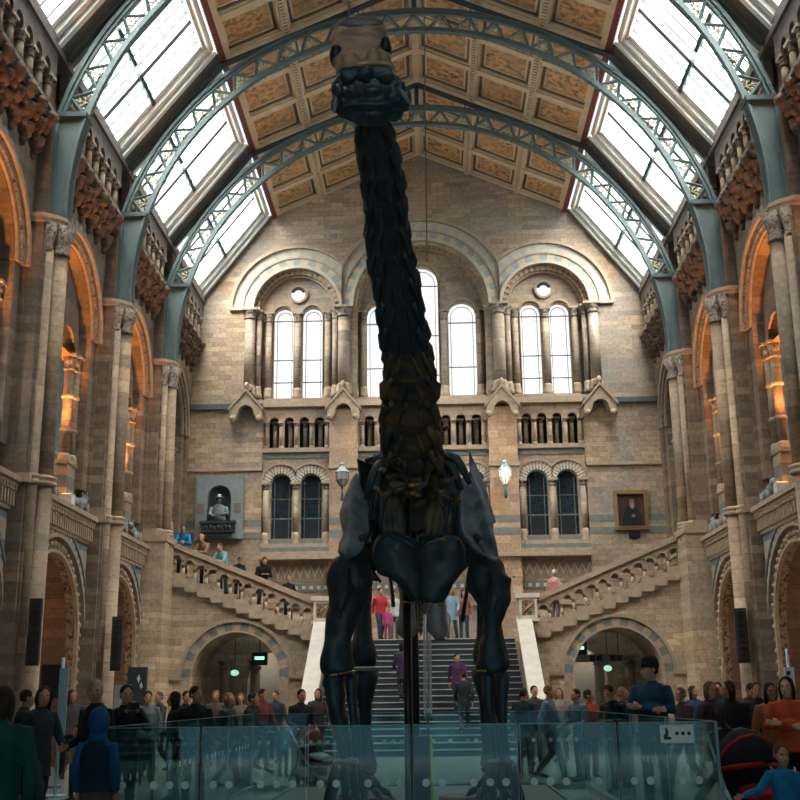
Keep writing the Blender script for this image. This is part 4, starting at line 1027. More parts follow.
for k in range(NV):
    y0, y1 = ys[k], ys[k + 1]; m = MB()
    fr = [-.1, .08, .3, .55, .8, .95, 1.12]; wf = [.74, .9, .84, .76, .86, .96, .8]
    P = [npt(min(y0 + (y1 - y0) * f, 462)) for f in fr]; W = []
    for f in fr:
        yy = min(y0 + (y1 - y0) * f, 462); W.append((npt(yy, 1) - npt(yy, -1)).length / 2)
    m.loft(P, [w * q for w, q in zip(W, wf)], [w * q * .8 for w, q in zip(W, wf)], 14)
    w0 = W[2]
    for s in (-1, 1):
        # transverse process, neural arch lamina and the belly ridge
        jag = rnd.uniform(.95, 1.05)
        m.loft([npt(y0 + (y1 - y0) * .02, s * .45), npt(y0 + (y1 - y0) * .3, s * .82), npt(min(y0 + (y1 - y0) * .75, 462), s * jag), npt(min(y0 + (y1 - y0) * .98, 462), s * .95 * jag)], [w0 * .4, w0 * .3, w0 * .16, w0 * .05], [w0 * .4, w0 * .3, w0 * .18, w0 * .06], 8)
        m.loft([npt(y0, s * .5, w0 * .45), npt(y0 + (y1 - y0) * .5, s * .34, w0 * .85), npt(min(y0 + (y1 - y0) * .95, 462), s * .5, w0 * .55)], [w0 * .08, w0 * .2, w0 * .06], [w0 * .08, w0 * .22, w0 * .06], 7)
        m.loft([npt(y0, s * .2, -w0 * .6), npt(y0 + (y1 - y0) * .5, s * rnd.uniform(.2, .5), -w0 * .74), npt(min(y0 + (y1 - y0) * 1.05, 462), s * .35, -w0 * .7)], [w0 * .05, w0 * .14, w0 * .04], None, 7)
    v = DP('neck_vertebra', m, 'bone_neck' if k > 9 else 'bone')
    for s in (-1, 1):
        c = MB(); jag = rnd.uniform(.9, 1.0); th = w0 * .1
        if k in (11, 12): jag = 1.12
        ya = min(y0 + (y1 - y0) * 1.35, 461)
        c.loft([npt(y0 + (y1 - y0) * .1, s * .6, -w0 * .3), npt(y0 + (y1 - y0) * .4, s * .92 * jag, -w0 * .45), npt(y0 + (y1 - y0) * .8, s * jag, -w0 * .5), npt(ya, s * .88, -w0 * .5)], [th * 1.6, th * 2.4, th * 1.6, th * .3], [th * 1.2, th * 1.6, th * 1.2, th * .3], 7)
        DP('neck_rib', c, 'bone_neck' if k > 9 else 'bone', v)
# ---- skull
def skY(y): return 7.05 - (y - 21) * .009
SKR = [(22, 346, 375), (26, 338, 382), (32, 333.5, 386), (42, 331.5, 388), (54, 332, 389.5), (64, 334, 391), (73, 337, 395)]
def plates(mb, R, Yf, dep, n=13, ex=3.4):   # boxy cross sections with rounded corners
    vs, fs, q = [], [], 4 * n
    for (y, l, r) in R:
        Y = Yf(y); a, b = at(l, y, Y), at(r, y, Y); c = (a + b) / 2; w = (b - a).length / 2
        for k in range(q):
            t = 2 * PI * k / q; cx, cy = cos(t), sin(t)
            vs.append(c + Vector((w * math.copysign(abs(cx) ** (2 / ex), cx), dep(w) * math.copysign(abs(cy) ** (2 / ex), cy), 0)))
    for i in range(len(R) - 1):
        for k in range(q): fs.append((i * q + k, i * q + (k + 1) % q, (i + 1) * q + (k + 1) % q, (i + 1) * q + k))
    fs += [tuple(range(q))[::-1], tuple((len(R) - 1) * q + k for k in range(q))]
    mb.add(vs, fs, 0, True)
m = MB(); plates(m, SKR, skY, lambda w: w * .62)
k_ = 6.7 / 1127
for cx, cy in ((351, 60), (373, 56)): m.ball(at(cx, cy, 6.5), (10 * k_, .07, 9 * k_), 10, 7)
sk = DO('skull', m, 'bone_brown', None, .014, .016, 9.0, 1)
m = MB(); plates(m, [(68, 342, 388), (73, 337, 393), (80, 336, 398), (88, 333, 402), (96, 332, 405), (105, 334, 406), (113, 337, 402)], lambda y: 6.62 - (y - 70) * .004, lambda w: w * .55)
for x, y, rx_, rz_ in ((348, 76, 9, 6), (366, 74, 11, 7), (385, 77, 10, 6), (338, 90, 7, 8), (401, 88, 7, 7), (352, 94, 10, 5), (374, 92, 12, 6), (394, 98, 9, 6), (336, 104, 5, 8), (405, 104, 6, 7), (409, 98, 3.5, 5)): m.ball(at(x, y, 6.33), (rx_ * k_, .06, rz_ * k_), 10, 7)
DO('snout', m, 'bone', sk, .013, .02, 11.0, 2)
m = MB(); plates(m, [(96, 336, 403), (104, 338, 404), (111, 341, 400), (117, 348, 392), (121, 356, 386)], lambda y: 6.5, lambda w: w * .6); DO('lower_jaw', m, 'bone', sk, .014, .016, 12.0, 3)
m = MB(); plates(m, [(20.5, 350, 373), (24, 340, 380), (28, 335, 384.5), (33, 334, 386), (36, 342, 378)], lambda y: skY(y) - .03, lambda w: w * .62, ex=2.6); DO('crown', m, 'bone', sk, .014, .012, 10.0, 4)
for cx, cy, rx_, ry_ in ((337, 57, 9, 12), (386, 49, 7, 12)):
    m = MB(); m.ball(at(cx, cy, 6.68), (rx_ * k_, .11, ry_ * k_), 14, 9); DP('eye_socket', m, 'black', sk)
for cx, cy in ((345, 88), (352, 87)):
    m = MB(); m.ball(at(cx, cy, 6.22), (.012, .012, .01), 8, 6); DP('tooth', m, 'bone_brown', sk)
for (a, b) in (((337, 98), (334, 113)), ((399, 88), (410, 104))):
    m = MB(); p, q = at(a[0], a[1], 6.24), at(b[0], b[1], 6.22); m.loft([p, p.lerp(q, .5) + Vector((0, -.02, 0)), q], [.006, .016, .006], None, 8); DP('jaw_glint', m, 'bone_lit', sk)  # pale slivers stand in for light glints beside the snout
m = MB(); p = at(349, 24, 6.9); m.loft([p, (p.x, p.y, 21.6)], .006, None, 5); DP('suspension_wire', m, 'iron_rail')
p = at(427, 262, nkY(262)); m = MB(); m.loft([p, (p.x + .1, 9.9, 21.8)], .006, None, 5); DP('suspension_wire', m, 'iron_rail')
# ---- back bone, ribs, tail
def spine(Y):
    return Vector((-.04, Y, 3.95 + .28 * sin((Y - 12.6) / 4.6 * PI / 2 + .2) if Y < 17.2 else 4.22 - .012 * (Y - 17.2) ** 2 - .1 * (Y - 17.2)))
for k in range(10):
    Y = 12.95 + .42 * k; p = spine(Y); m = MB()
    m.loft([p - Vector((0, .2, 0)), p - Vector((0, .12, 0)), p, p + Vector((0, .12, 0)), p + Vector((0, .2, 0))], [.24, .27, .2, .27, .24], None, 12)
    m.loft([p + Vector((0, 0, .2)), p + Vector((0, .03, .42)), p + Vector((0, .08, .55))], [.07, .06, .1], [.13, .1, .1], 8)
    for s in (-1, 1): m.loft([p + Vector((s * .15, 0, .12)), p + Vector((s * .42, .02, .24)), p + Vector((s * .5, .03, .2))], [.09, .06, .04], None, 7)
    DP('back_vertebra', m, 'bone_neck' if k < 3 else 'bone')
for k in range(13):
    Y = 12.85 + .29 * k; p = spine(Y); w = (.46, .54, .62, .69, .75, .8, .85, .88, .9, .9, .88, .84, .78)[k]; zb = 3.02 + .012 * k
    for s in (-1, 1):
        m = MB(); th = .075 if k < 5 else .05
        pts = [p + Vector((s * .2, 0, .1)), p + Vector((s * .5, .03, .17)), Vector((p.x + s * w * .92, Y + .1, p.z - .25)), Vector((p.x + s * w * 1.02, Y + .12, p.z - .8)), Vector((p.x + s * w * .92, Y + .1, (p.z + zb) / 2 - .25)), Vector((p.x + s * w * .62, Y, zb))]
        m.loft(pts, [th * 1.5, th * 1.6, th * 1.5, th * 1.3, th * 1.1, th * .4], [th * .8] * 5 + [th * .3], 8); DP('rib', m, 'bone')
for (a, b, Y) in (((389, 570), (393.5, 607), 13.6), ((470, 562), (462, 622), 13.6)):
    m = MB(); m.loft([at(a[0], a[1], Y), at((a[0] + b[0]) / 2 + .6, (a[1] + b[1]) / 2, Y), at(b[0], b[1], Y)], [.02, .022, .026], None, 8); DP('breast_rib', m, 'bone')
for k in range(20):
    Y = 17.4 + .36 * k; p = spine(Y); r = .25 * (1 - k / 24); m = MB()
    m.loft([p - Vector((0, .16, 0)), p, p + Vector((0, .16, 0))], [r, r * .75, r], None, 10); m.loft([p, p + Vector((0, .1, r * 2.2))], [r * .3, r * .25], None, 6)
    m.loft([p, p + Vector((0, .12, -r * 2.0))], [r * .25, r * .2], None, 6); DP('tail_vertebra', m, 'bone')
# tangle of short processes and rib heads at the root of the neck
m = MB(); rr = random.Random(3)
for k in range(34):
    y = rr.uniform(430, 505); q = rr.uniform(-.95, .95); l, r = (384, 442) if y < 462 else (384 - (y - 462) * .5, 442 + (y - 462) * .5)
    a = at((l + r) / 2 + q * (r - l) / 2, y, 12.55 + rr.uniform(-.1, .1)); d = Vector((rr.uniform(-.18, .18), rr.uniform(-.1, .05), rr.uniform(-.2, .12)))
    m.loft([a, a + d * .5 + Vector((rr.uniform(-.05, .05), -.03, 0)), a + d], [.05, .035, .025], None, 6)
DP('process_cluster', m, 'bone_neck')
m = MB()
for x, y, r in ((412, 485, .05), (417, 484, .035), (413, 493, .05), (418, 495, .04), (412, 447, .03)): m.ball(at(x, y, 12.32), (r, .03, r * .6), 8, 5)
for x, y in ((443, 540), (440, 539), (405, 602), (412, 603), (430, 604), (441, 605)): m.ball(at(x, y, 12.4), (.04, .03, .014), 6, 4)
DP('brass_fitting', m, 'brass')
# shoulder ribs seen as dark strands on either side of the neck root
for s, pts in ((-1, [(384, 458, 374, 472, 366, 500), (386, 462, 378, 480, 374, 520), (388, 468, 382, 490, 380, 535)]), (1, [(441, 458, 452, 466, 462, 490), (444, 456, 460, 464, 470, 484), (443, 464, 450, 485, 453, 520), (441, 468, 446, 495, 447, 535), (440, 452, 456, 458, 466, 472)])):
    for q in pts:
        m = MB(); P = [at(q[0], q[1], 12.9), at(q[2], q[3], 12.75), at(q[4], q[5], 12.8)]; m.loft(P, [.06, .055, .03], [.04, .035, .03], 8); DP('shoulder_rib', m, 'bone')
for x0, x1 in ((386, 391), (389, 398), (393, 403), (382, 386), (447, 441), (451, 448), (443, 434), (438, 426)):
    m = MB(); m.loft([at((x0 + 415) / 2, 468, 12.95), at(x0, 492, 12.85), at(x1 - (x1 - x0) * .3, 518, 12.8), at(x1, 545, 12.8)], [.07, .075, .07, .04], [.05, .05, .05, .03], 8); DP('breast_rib', m, 'bone_neck')
# ---- shoulder girdle
def scY(y): return 13.15 - (y - 470) / 80 * .75
for R, mir in (([(474, 355, 363), (480, 351, 366), (488, 348, 367), (498, 344, 366), (510, 339.5, 369.5), (522, 340, 369.5), (535, 341, 369), (545, 338, 366), (552, 337, 361), (557, 341, 352)], 0),
               ([(471, 466, 469), (475, 463, 473), (484, 460.5, 477), (496, 458.5, 483), (510, 457, 488), (524, 457, 492), (536, 460, 495), (545, 467, 498.5), (552, 475, 500), (558, 486, 499.5)], 1)):
    m = MB(); vs, fs, NQ = [], [], 24
    for (y, l, r) in R:
        Y = scY(y); a, b = at(l, y, Y), at(r, y, Y); c = (a + b) / 2; w = (b - a).length / 2
        for k in range(NQ):
            t = 2 * PI * k / NQ; u = cos(t); dd = .05 + w * .75
            vs.append(c + Vector((w * u, (-dd * ((abs(sin(t)) * (.15 + 2.2 * u * u)) if mir else 1.1 * max(0, 1 - abs(u + .35) / (1.35 if u > -.35 else .65))) if sin(t) > 0 else dd * abs(sin(t)) * .6), 0)))
    for i_ in range(len(R) - 1):
        for k in range(NQ): fs.append((i_ * NQ + k, i_ * NQ + (k + 1) % NQ, (i_ + 1) * NQ + (k + 1) % NQ, (i_ + 1) * NQ + k))
    fs += [tuple(range(NQ))[::-1], tuple((len(R) - 1) * NQ + k for k in range(NQ))]; m.add(vs, fs, 0, True)
    sc = DO('shoulder_blade', m, 'bone_lit', None, .022, .03, 3.0, 5 + mir)
    h = MB(); h.ball(at(477 if mir else 362.5, 537, 12.28), (.045, .06, .05), 10, 6); DP('foramen', h, 'bone', sc)
    h = MB()
    pl = [(469, 449), (473, 459), (480, 473), (486, 486), (490, 502), (496, 522), (492, 524), (482, 500), (474, 482), (469, 464)] if mir else [(349, 485), (355, 475), (357, 478), (351, 489), (345, 501), (343, 508), (342, 501)]
    f_, b_ = [at(x, y, scY(y) + .25) for x, y in pl], [at(x, y, scY(y) + .25) + Vector((0, .06, 0)) for x, y in pl]; n = len(pl)
    h.add(f_ + b_, [tuple(range(n)), tuple(range(2 * n - 1, n - 1, -1))] + [(i, (i + 1) % n, n + (i + 1) % n, n + i) for i in range(n)])
    if mir: DP('blade_crest', h, 'bone_lit', sc)
for R in ([(534, 378, 398), (541, 373, 408), (549, 368, 420), (558, 371, 424), (566, 384, 425), (576, 393, 425), (587, 401, 424), (597, 410, 422), (603, 413, 420)], [(536, 441, 462), (543, 431, 469), (550, 417, 472), (560, 414, 468), (568, 414, 460), (580, 415, 454), (592, 417, 449), (603, 420, 444)]):
    m = MB(); rows(m, R, lambda y: 12.66, .13, 18); DO('coracoid', m, 'bone', None, .03, .035, 3.5, R[0][1])
m = MB(); m.loft([at(x, y, 12.44) for x, y in ((379, 538), (392, 535), (405, 541), (418, 549), (430, 542), (445, 537), (459, 539))], [.012] * 7, None, 6); DP('coracoid_rim', m, 'bone_lit')
for R in ([(560, 400, 414), (575, 399, 414), (590, 399.5, 414), (605, 399.5, 415), (618, 398.5, 416), (626, 396.5, 417), (634, 396.5, 416.5), (638, 401, 411)], [(560, 430, 446), (585, 429.5, 446), (605, 428.5, 445.5), (618, 426.5, 446), (626, 425.5, 448), (633, 427, 449), (637.5, 431, 440)]):
    m = MB(); rows(m, R, lambda y: 14.7, .11, 16); pb = DP('pubis', m, 'bone_paddle')
    m = MB(); rows(m, [(R[-2][0] + 1, R[-2][1] + 1, R[-2][2] - 1), (R[-1][0] + .3, R[-1][1] + 1, R[-1][2] - 1), (R[-1][0] + 1.6, R[-1][1] + 3, R[-1][2] - 3)], lambda y: 14.68, .1, 12); DP('bone_end', m, 'bone_brown', pb)
# ---- fore limbs
fy = lambda y: 13.0
hum = {0: [(554.5, 338, 350), (558, 331, 360), (565, 327, 370), (576, 326, 373), (590, 326.5, 371.5), (604, 327, 364), (618, 326.5, 357), (632, 325, 353.5), (646, 323, 352.5), (656, 321, 353), (664, 319.5, 354), (671, 320, 353.5), (677, 325, 347)],
       1: [(559.5, 492, 504), (564, 478, 510), (570, 466, 512.5), (578, 464.5, 514.5), (588, 467.5, 513.5), (600, 475.5, 511), (612, 480.5, 505.5), (625, 481.5, 504), (638, 481, 505), (650, 478.5, 507), (660, 475.5, 509.5), (667, 476, 510), (673, 481, 505)]}
rad = {0: ([(674, 323, 345), (684, 322.5, 344), (698, 326, 346), (715, 329, 347), (732, 333, 350), (748, 337, 352), (758, 339, 353)], [(675, 343, 358.5), (684, 345, 358), (700, 347, 357), (716, 349, 358.5), (732, 351, 361), (746, 351, 362), (757, 352, 361)]),
       1: ([(674, 480.5, 496), (684, 480.5, 495), (700, 482, 495), (715, 484.5, 497), (730, 488, 500), (750, 491, 503), (763, 492, 504)], [(673, 495, 511), (684, 496, 509.5), (700, 497, 507.5), (716, 498, 507), (735, 499.5, 508), (752, 501, 510), (764, 499, 511.5)])}
for s in (0, 1):
    m = MB(); P, rx = rows(m, hum[s], fy, lambda w: .06 + w * .55, 16)
    m.loft([at(*q, 12.75) for q in (((347, 566), (345, 590), (338, 620)) if s == 0 else ((492, 572), (494, 595), (493, 625)))], [.015, .07, .01], [.015, .06, .01], 10)
    DO('humerus', m, 'bone', None, .025, .03, 4.0, s)
    m = MB(); rows(m, rad[s][0], fy, lambda w: .05 + w * .6, 12); DO('ulna', m, 'bone', None, .022, .02, 6.0, s + 2)
    m = MB(); rows(m, rad[s][1], lambda y: 12.85, lambda w: .04 + w * .6, 12); DP('radius', m, 'bone')
    m = MB(); xx = (332, 353) if s == 0 else (479, 484)
    for k in range(6): m.ball(at(xx[0] + (xx[1] - xx[0]) * k / 5, (675.5 - .8 * k) if s == 0 else 671, 12.72), (.035, .03, .014), 6, 4)
    DP('elbow_fitting', m, 'brass')
    wc = at(346 if s == 0 else 501, 762, 13.0)
    m = MB(); m.ball(wc, (.15, .13, .06), 10, 6); DP('wrist_bone', m, 'bone')
    for k in range(5):
        a = PI * (.08 + .84 * k / 4); dx, dy = -cos(a), -sin(a)
        m = MB(); p0 = wc + Vector((dx * .11, dy * .1, -.03)); p2 = Vector((wc.x + dx * .24, wc.y + dy * .24, .24))
        m.loft([p0, p0.lerp(p2, .15), p0.lerp(p2, .5) + Vector((dx * .03, dy * .03, 0)), p0.lerp(p2, .88), p2], [.05, .055, .036, .05, .045], None, 9); mc = DP('metacarpal', m, 'bone')
        m = MB(); m.loft([p2, p2 + Vector((dx * .06, dy * .06, -.015)), p2 + Vector((dx * .13, dy * .13, -.035))], [.05, .05, .02], None, 8); DP('toe', m, 'bone', mc)
# ---- hips and hind limbs
for s in (-1, 1):
    X = -.05 + s * .42
    m = MB(); m.loft([(X + s * .1, 16.0, 4.0), (X + s * .16, 16.4, 4.3), (X + s * .18, 16.9, 4.35), (X + s * .14, 17.5, 4.15)], [.05, .1, .1, .05], [.2, .34, .34, .18], 12, (1, 0, 0)); DP('hip_bone', m, 'bone')
    m = MB(); m.loft([(X * .6, 17.2, 3.6), (X * .5, 17.8, 3.1), (X * .25, 18.3, 2.9)], [.09, .06, .05], [.12, .08, .07], 8); DP('ischium', m, 'bone')
    hx = -.8 if s < 0 else .98
    m = MB(); m.loft([(hx * .85, 16.75, 3.75), (hx * .95, 16.7, 3.6), (hx, 16.65, 3.3), (hx, 16.6, 2.8), (hx, 16.55, 2.4), (hx, 16.5, 2.15), (hx * 1.0, 16.5, 1.99)], [.16, .2, .15, .12, .14, .21, .19], [.14, .15, .12, .1, .12, .2, .17], 12); DP('femur', m, 'bone')
    for nm, off, rr_ in (('tibia', -.03, (.2, .19, .1, .08, .09, .13)), ('fibula', .13, (.07, .07, .05, .045, .05, .07))):
        m = MB(); o = hx - s * off * -1
        m.loft([(o, 16.55, 1.93), (o, 16.55, 1.82), (o, 16.6, 1.5), (o, 16.7, 1.15), (o + .02, 16.8, .85), (o + .03, 16.85, .62)], list(rr_), [q * .8 for q in rr_], 10); DP(nm, m, 'bone')
    ank = Vector((hx + .03, 16.85, .56)); m = MB(); m.ball(ank, (.15, .14, .08), 10, 6); DP('ankle_bone', m, 'bone')
    for k in range(5):
        a = PI * (.1 + .8 * k / 4); dx, dy = -cos(a), -sin(a); p2 = Vector((ank.x + dx * .22, ank.y + dy * .3, .3))
        m = MB(); m.loft([ank, ank.lerp(p2, .5), p2], [.055, .045, .055], None, 8); mt = DP('metatarsal', m, 'bone')
        m = MB(); m.loft([p2, p2 + Vector((dx * .1, dy * .14, -.03)), p2 + Vector((dx * .18, dy * .26, -.1))], [.055, .05, .012], None, 8); DP('claw', m, 'bone', mt)
m = MB(); m.loft([(-.075, 12.75, .16), (-.075, 12.75, 2.75)], .045, None, 10, sm=True); m.loft([(-.075, 12.75, 2.7), (-.06, 13.0, 3.8)], .035, None, 8); m.lathe([(.16, .16), (.16, .19)], (-.075, 12.75, 0), 14); DP('prop', m, 'black')
m = MB(); m.loft([(-.05, 16.9, .16), (-.05, 16.9, 4.0)], .05, None, 10); m.loft([(-.05, 16.9, 3.4), (-.55, 16.9, 3.6)], .03, None, 8); m.loft([(-.05, 16.9, 3.4), (.45, 16.9, 3.6)], .03, None, 8); DP('rear_prop', m, 'black')
# ================================================================== PEOPLE
def remesh(mb, voxel, smooth=3, name='m'):
    me = mb.mesh(name, [M['black']]); o = bpy.data.objects.new('tmp', me); COL.objects.link(o)
    r = o.modifiers.new('r', 'REMESH'); r.mode = 'VOXEL'; r.voxel_size = voxel
    if smooth: s_ = o.modifiers.new('s', 'SMOOTH'); s_.iterations = smooth; s_.factor = .5
    dg = bpy.context.evaluated_depsgraph_get(); dg.update()
    out = bpy.data.meshes.new_from_object(o.evaluated_get(dg)); out.name = name
    bpy.data.objects.remove(o); bpy.data.meshes.remove(me)
    out.polygons.foreach_set('use_smooth', [True] * len(out.polygons)); out.update(); return out
def V3(*a): return Vector(a)
POSES = {
 'stand': dict(),
 'walk': dict(legL=[(-.1, -.2, .52), (-.1, -.3, .09)], legR=[(.1, -.0, .5), (.1, .3, .14)], armL=[(-.24, .1, 1.14), (-.24, .1, .9)], armR=[(.24, -.08, 1.14), (.23, -.26, .94)]),
 'phone': dict(armL=[(-.26, -.16, 1.2), (-.07, -.34, 1.43)], armR=[(.26, -.16, 1.2), (.07, -.34, 1.43)]),
 'crossed': dict(armL=[(-.27, -.07, 1.16), (.08, -.2, 1.17)], armR=[(.27, -.07, 1.16), (-.08, -.22, 1.2)]),
 'lean': dict(lean=.36, armL=[(-.24, -.42, 1.08), (-.05, -.62, 1.08)], armR=[(.24, -.42, 1.08), (.06, -.64, 1.1)]),
 'push': dict(lean=.08, armL=[(-.24, -.06, 1.13), (-.2, -.36, 1.03)], armR=[(.24, -.06, 1.13), (.2, -.36, 1.03)]),
 'reach': dict(armR=[(.22, .02, 1.14), (.22, -.05, .92)], armL=[(-.34, -.1, 1.2), (-.58, -.2, 1.13)]),
 'slim': dict(armL=[(-.25, .03, 1.13), (-.235, -.06, .92)], armR=[(.25, .03, 1.13), (.235, -.06, .92)]),
 'carry': dict(armL=[(-.25, .02, 1.13), (-.22, -.2, 1.05)], armR=[(.24, .03, 1.13), (.25, -.05, .88)]),
 'bow': dict(lean=.2, nod=.35, armL=[(-.24, -.1, 1.12), (-.1, -.34, 1.16)], armR=[(.24, -.1, 1.12), (.1, -.34, 1.16)]),
}
def figure(pose, yaw=0.0, child=False, coat=.0, voxel=.0105, hood=False, hat=False, hair='short', fat=1.0, quilt=False):
    p = dict(lean=0, nod=0, legL=[(-.1, -.02, .5), (-.11, .02, .09)], legR=[(.1, -.02, .5), (.11, .02, .09)], armL=[(-.25, .02, 1.13), (-.25, -.06, .88)], armR=[(.25, .02, 1.13), (.25, -.06, .88)])
    p.update(POSES[pose]); ln = p['lean']
    def bend(z): # forward lean above the hips
        f = max(0, z - .95); return V3(0, -f * math.sin(ln) - f * f * .12 * ln, z - f * (1 - cos(ln)))
    pel, wst, chs, nb, nt_ = bend(.95), bend(1.1), bend(1.32), bend(1.46), bend(1.54) + V3(0, -.015, 0)
    hs = 1.22 if child else 1.0
    hc = bend(1.63 + (.03 if child else 0)) + V3(0, -.035 - p['nod'] * .12, -p['nod'] * .03)
    HM = Matrix.Rotation(yaw, 3, 'Z') @ Matrix.Rotation(p['nod'] + ln * .1, 3, 'X')
    def H(x, y, z): return hc + HM @ (V3(x, y, z) * hs)
    sh = {-1: bend(1.41) + V3(-.175, 0, 0), 1: bend(1.41) + V3(.175, 0, 0)}
    arm = {-1: [V3(*q) for q in p['armL']], 1: [V3(*q) for q in p['armR']]}
    leg = {-1: [V3(*q) for q in p['legL']], 1: [V3(*q) for q in p['legR']]}
    b = MB(); X = (1, 0, 0)
    b.loft([pel - V3(0, 0, .1), pel, wst, chs, bend(1.42), nb, nt_, hc], [.13, .155, .13, .16, .13, .065, .053, .05], [.1, .11, .095, .11, .085, .06, .053, .05], 16, X)
    b.ball(hc + HM @ V3(0, .01, .025) * hs, (.077 * hs, .095 * hs, .1 * hs), 18, 12, M=HM)
    b.loft([H(0, -.02, .02), H(0, -.035, -.06), H(0, -.055, -.1), H(0, -.06, -.118)], [.072 * hs, .064 * hs, .045 * hs, .025 * hs], [.075 * hs, .06 * hs, .042 * hs, .025 * hs], 12, HM @ V3(1, 0, 0))
    b.loft([H(0, -.082, .025), H(0, -.108, -.02), H(0, -.112, -.035), H(0, -.08, -.045)], [.009 * hs, .014 * hs, .018 * hs, .014 * hs], None, 8)
    for s in (-1, 1):
        b.ball(H(s * .078, .015, .0), (.014 * hs, .026 * hs, .034 * hs), 8, 6, M=HM); b.ball(H(s * .03, -.08, .03), (.022 * hs, .014 * hs, .009 * hs), 8, 6, M=HM); b.ball(H(s * .04, -.066, -.03), (.022 * hs, .02 * hs, .024 * hs), 8, 6, M=HM)
    b.loft([H(-.026, -.088, -.066), H(0, -.098, -.063), H(.026, -.088, -.066)], [.007, .011, .007], None, 6); b.loft([H(-.02, -.086, -.078), H(0, -.094, -.08), H(.02, -.086, -.078)], [.006, .01, .006], None, 6)
    for s in (-1, 1):
        e, w = arm[s]; S = sh[s]
        b.loft([S - V3(s * .05, 0, 0), S, S.lerp(e, .5), e, e.lerp(w, .3), w], [.055, .055, .047, .038, .041, .026], None, 10)
        # hand: palm, four unequal bent fingers and a thumb leaving the side of the palm
        d = (w - e).normalized(); inw = V3(-s, 0, 0)
        n = d.cross(V3(0, -1, 0) if abs(d.y) < .8 else V3(0, 0, 1)).normalized()     # across the knuckles
        if pose in ('stand', 'walk', 'carry'): n = V3(0, -1, 0) - d * (V3(0, -1, 0).dot(d)); n.normalize()
        c = d.cross(n).normalized()
        if c.dot(inw) < 0: c = -c      # curl direction
        k0 = w + d * .02; k1 = w + d * .085
        b.loft([w, k0, w + d * .06, k1], [.024, .03, .04, .04], [.02, .016, .015, .013], 10, n)
        for j, ln_ in enumerate((.066, .076, .07, .054)):
            o = k1 + n * (.03 - .02 * j); m1 = o + d * ln_ * .5 + c * .006; m2 = m1 + d * ln_ * .32 + c * .016; m3 = m2 + d * ln_ * .15 + c * .02
            b.loft([o - d * .015, o, m1, m2, m3], [.0095, .0098, .009, .0085, .006], None, 7)
        th = w + d * .025 + n * .028; b.loft([th - n * .01, th + n * .018 + d * .02 + c * .008, th + n * .026 + d * .045 + c * .018, th + n * .026 + d * .065 + c * .026], [.013, .012, .0105, .007], None, 7)
        kn, an = leg[s]; hp = V3(s * .09, 0, .9)
        b.loft([hp + V3(0, 0, .05), hp, hp.lerp(kn, .5), kn, kn.lerp(an, .35), an], [.085, .085, .068, .052, .052, .036], None, 10)
        b.loft([an + V3(0, .04, -.04), an + V3(0, -.03, -.05), an + V3(0, -.11, -.065), an + V3(0, -.17, -.07)], [.036, .04, .042, .025], [.035, .035, .022, .015], 9)
    parts = [('person', remesh(b, voxel, 2, 'person'), 'skin')]
    # trousers
    t = MB()
    t.loft([pel + V3(0, 0, .1), pel, pel - V3(0, 0, .1), pel - V3(0, 0, .16)], [.15 * fat, .172 * fat, .16 * fat, .1], [.112 * fat, .13 * fat, .12 * fat, .08], 14)
    for s in (-1, 1):
        kn, an = leg[s]; hp = V3(s * .088, 0, .9); q = an + V3(0, 0, .02)
        t.loft([hp, hp.lerp(kn, .5), kn, kn.lerp(q, .5), q], [.1, .085, .068, .064, .062], [.1, .085, .068, .064, .066], 11)
    parts.append(('trousers', remesh(t, .017, 2, 'trousers'), 'legs'))
    j = MB(); hem = .86 - coat; g = fat
    zs = [hem, hem + .06, 1.0, 1.1, 1.22, 1.33, 1.4, 1.46, 1.49]; rx = [.185, .182, .17, .163, .178, .185, .16, .1, .07]; ry = [.145, .14, .13, .128, .138, .138, .115, .085, .07]
    if coat: rx[0] = .2; ry[0] = .16
    P = [bend(z) if z > .95 else V3(0, 0, z) for z in zs]
    if quilt:
        P2, a2, b2 = [], [], []
        for i in range(len(P) - 1):
            for f in (0, .25, .5, .75):
                wv = .008 * abs(sin((zs[i] + (zs[i + 1] - zs[i]) * f) * PI / .06)); P2.append(P[i].lerp(P[i + 1], f)); a2.append(rx[i] + (rx[i + 1] - rx[i]) * f + wv); b2.append(ry[i] + (ry[i + 1] - ry[i]) * f + wv)
        P, rx, ry = P2 + [P[-1]], a2 + [rx[-1]], b2 + [ry[-1]]
    if quilt:
        pn = MB(); pn.loft(P, [r * g * 1.03 for r in rx], [r * g * 1.05 for r in ry], 20); parts.append(('padded_body', pn.mesh('padded_body', [M['black']]), 'panel'))
    j.loft(P, [r * g for r in rx], [r * g for r in ry], 18)
    for s in (-1, 1):
        e, w = arm[s]; S = sh[s]
        j.loft([S - V3(s * .06, 0, 0), S, S.lerp(e, .5), e, e.lerp(w, .5), e.lerp(w, .97)], [.075, .076, .068, .06, .053, .045], None, 11)
    j.loft([nb - V3(0, 0, .03), nb + V3(0, 0, .05)], [.075, .072], [.075, .072], 14)
    if hood: j.ball(hc + V3(0, .015, .015), (.105 * hs, .13 * hs, .135 * hs), 16, 10); j.loft([hc + V3(0, .02, -.08), nb], [.1, .12], [.1, .1], 12)
    parts.append(('jacket', remesh(j, .0125 if quilt or hood else .016, 2, 'jacket'), 'top'))
    for s in (-1, 1):
        an = leg[s][1]; m = MB(); m.loft([an + V3(0, .06, -.03), an + V3(0, .05, .0), an + V3(0, -.02, -.01), an + V3(0, -.1, -.04), an + V3(0, -.19, -.055), an + V3(0, -.21, -.06)], [.04, .05, .05, .05, .042, .02], [.045, .05, .05, .042, .028, .02], 10)
        parts.append(('shoe', m.mesh('shoe', [M['black']]), 'shoe'))
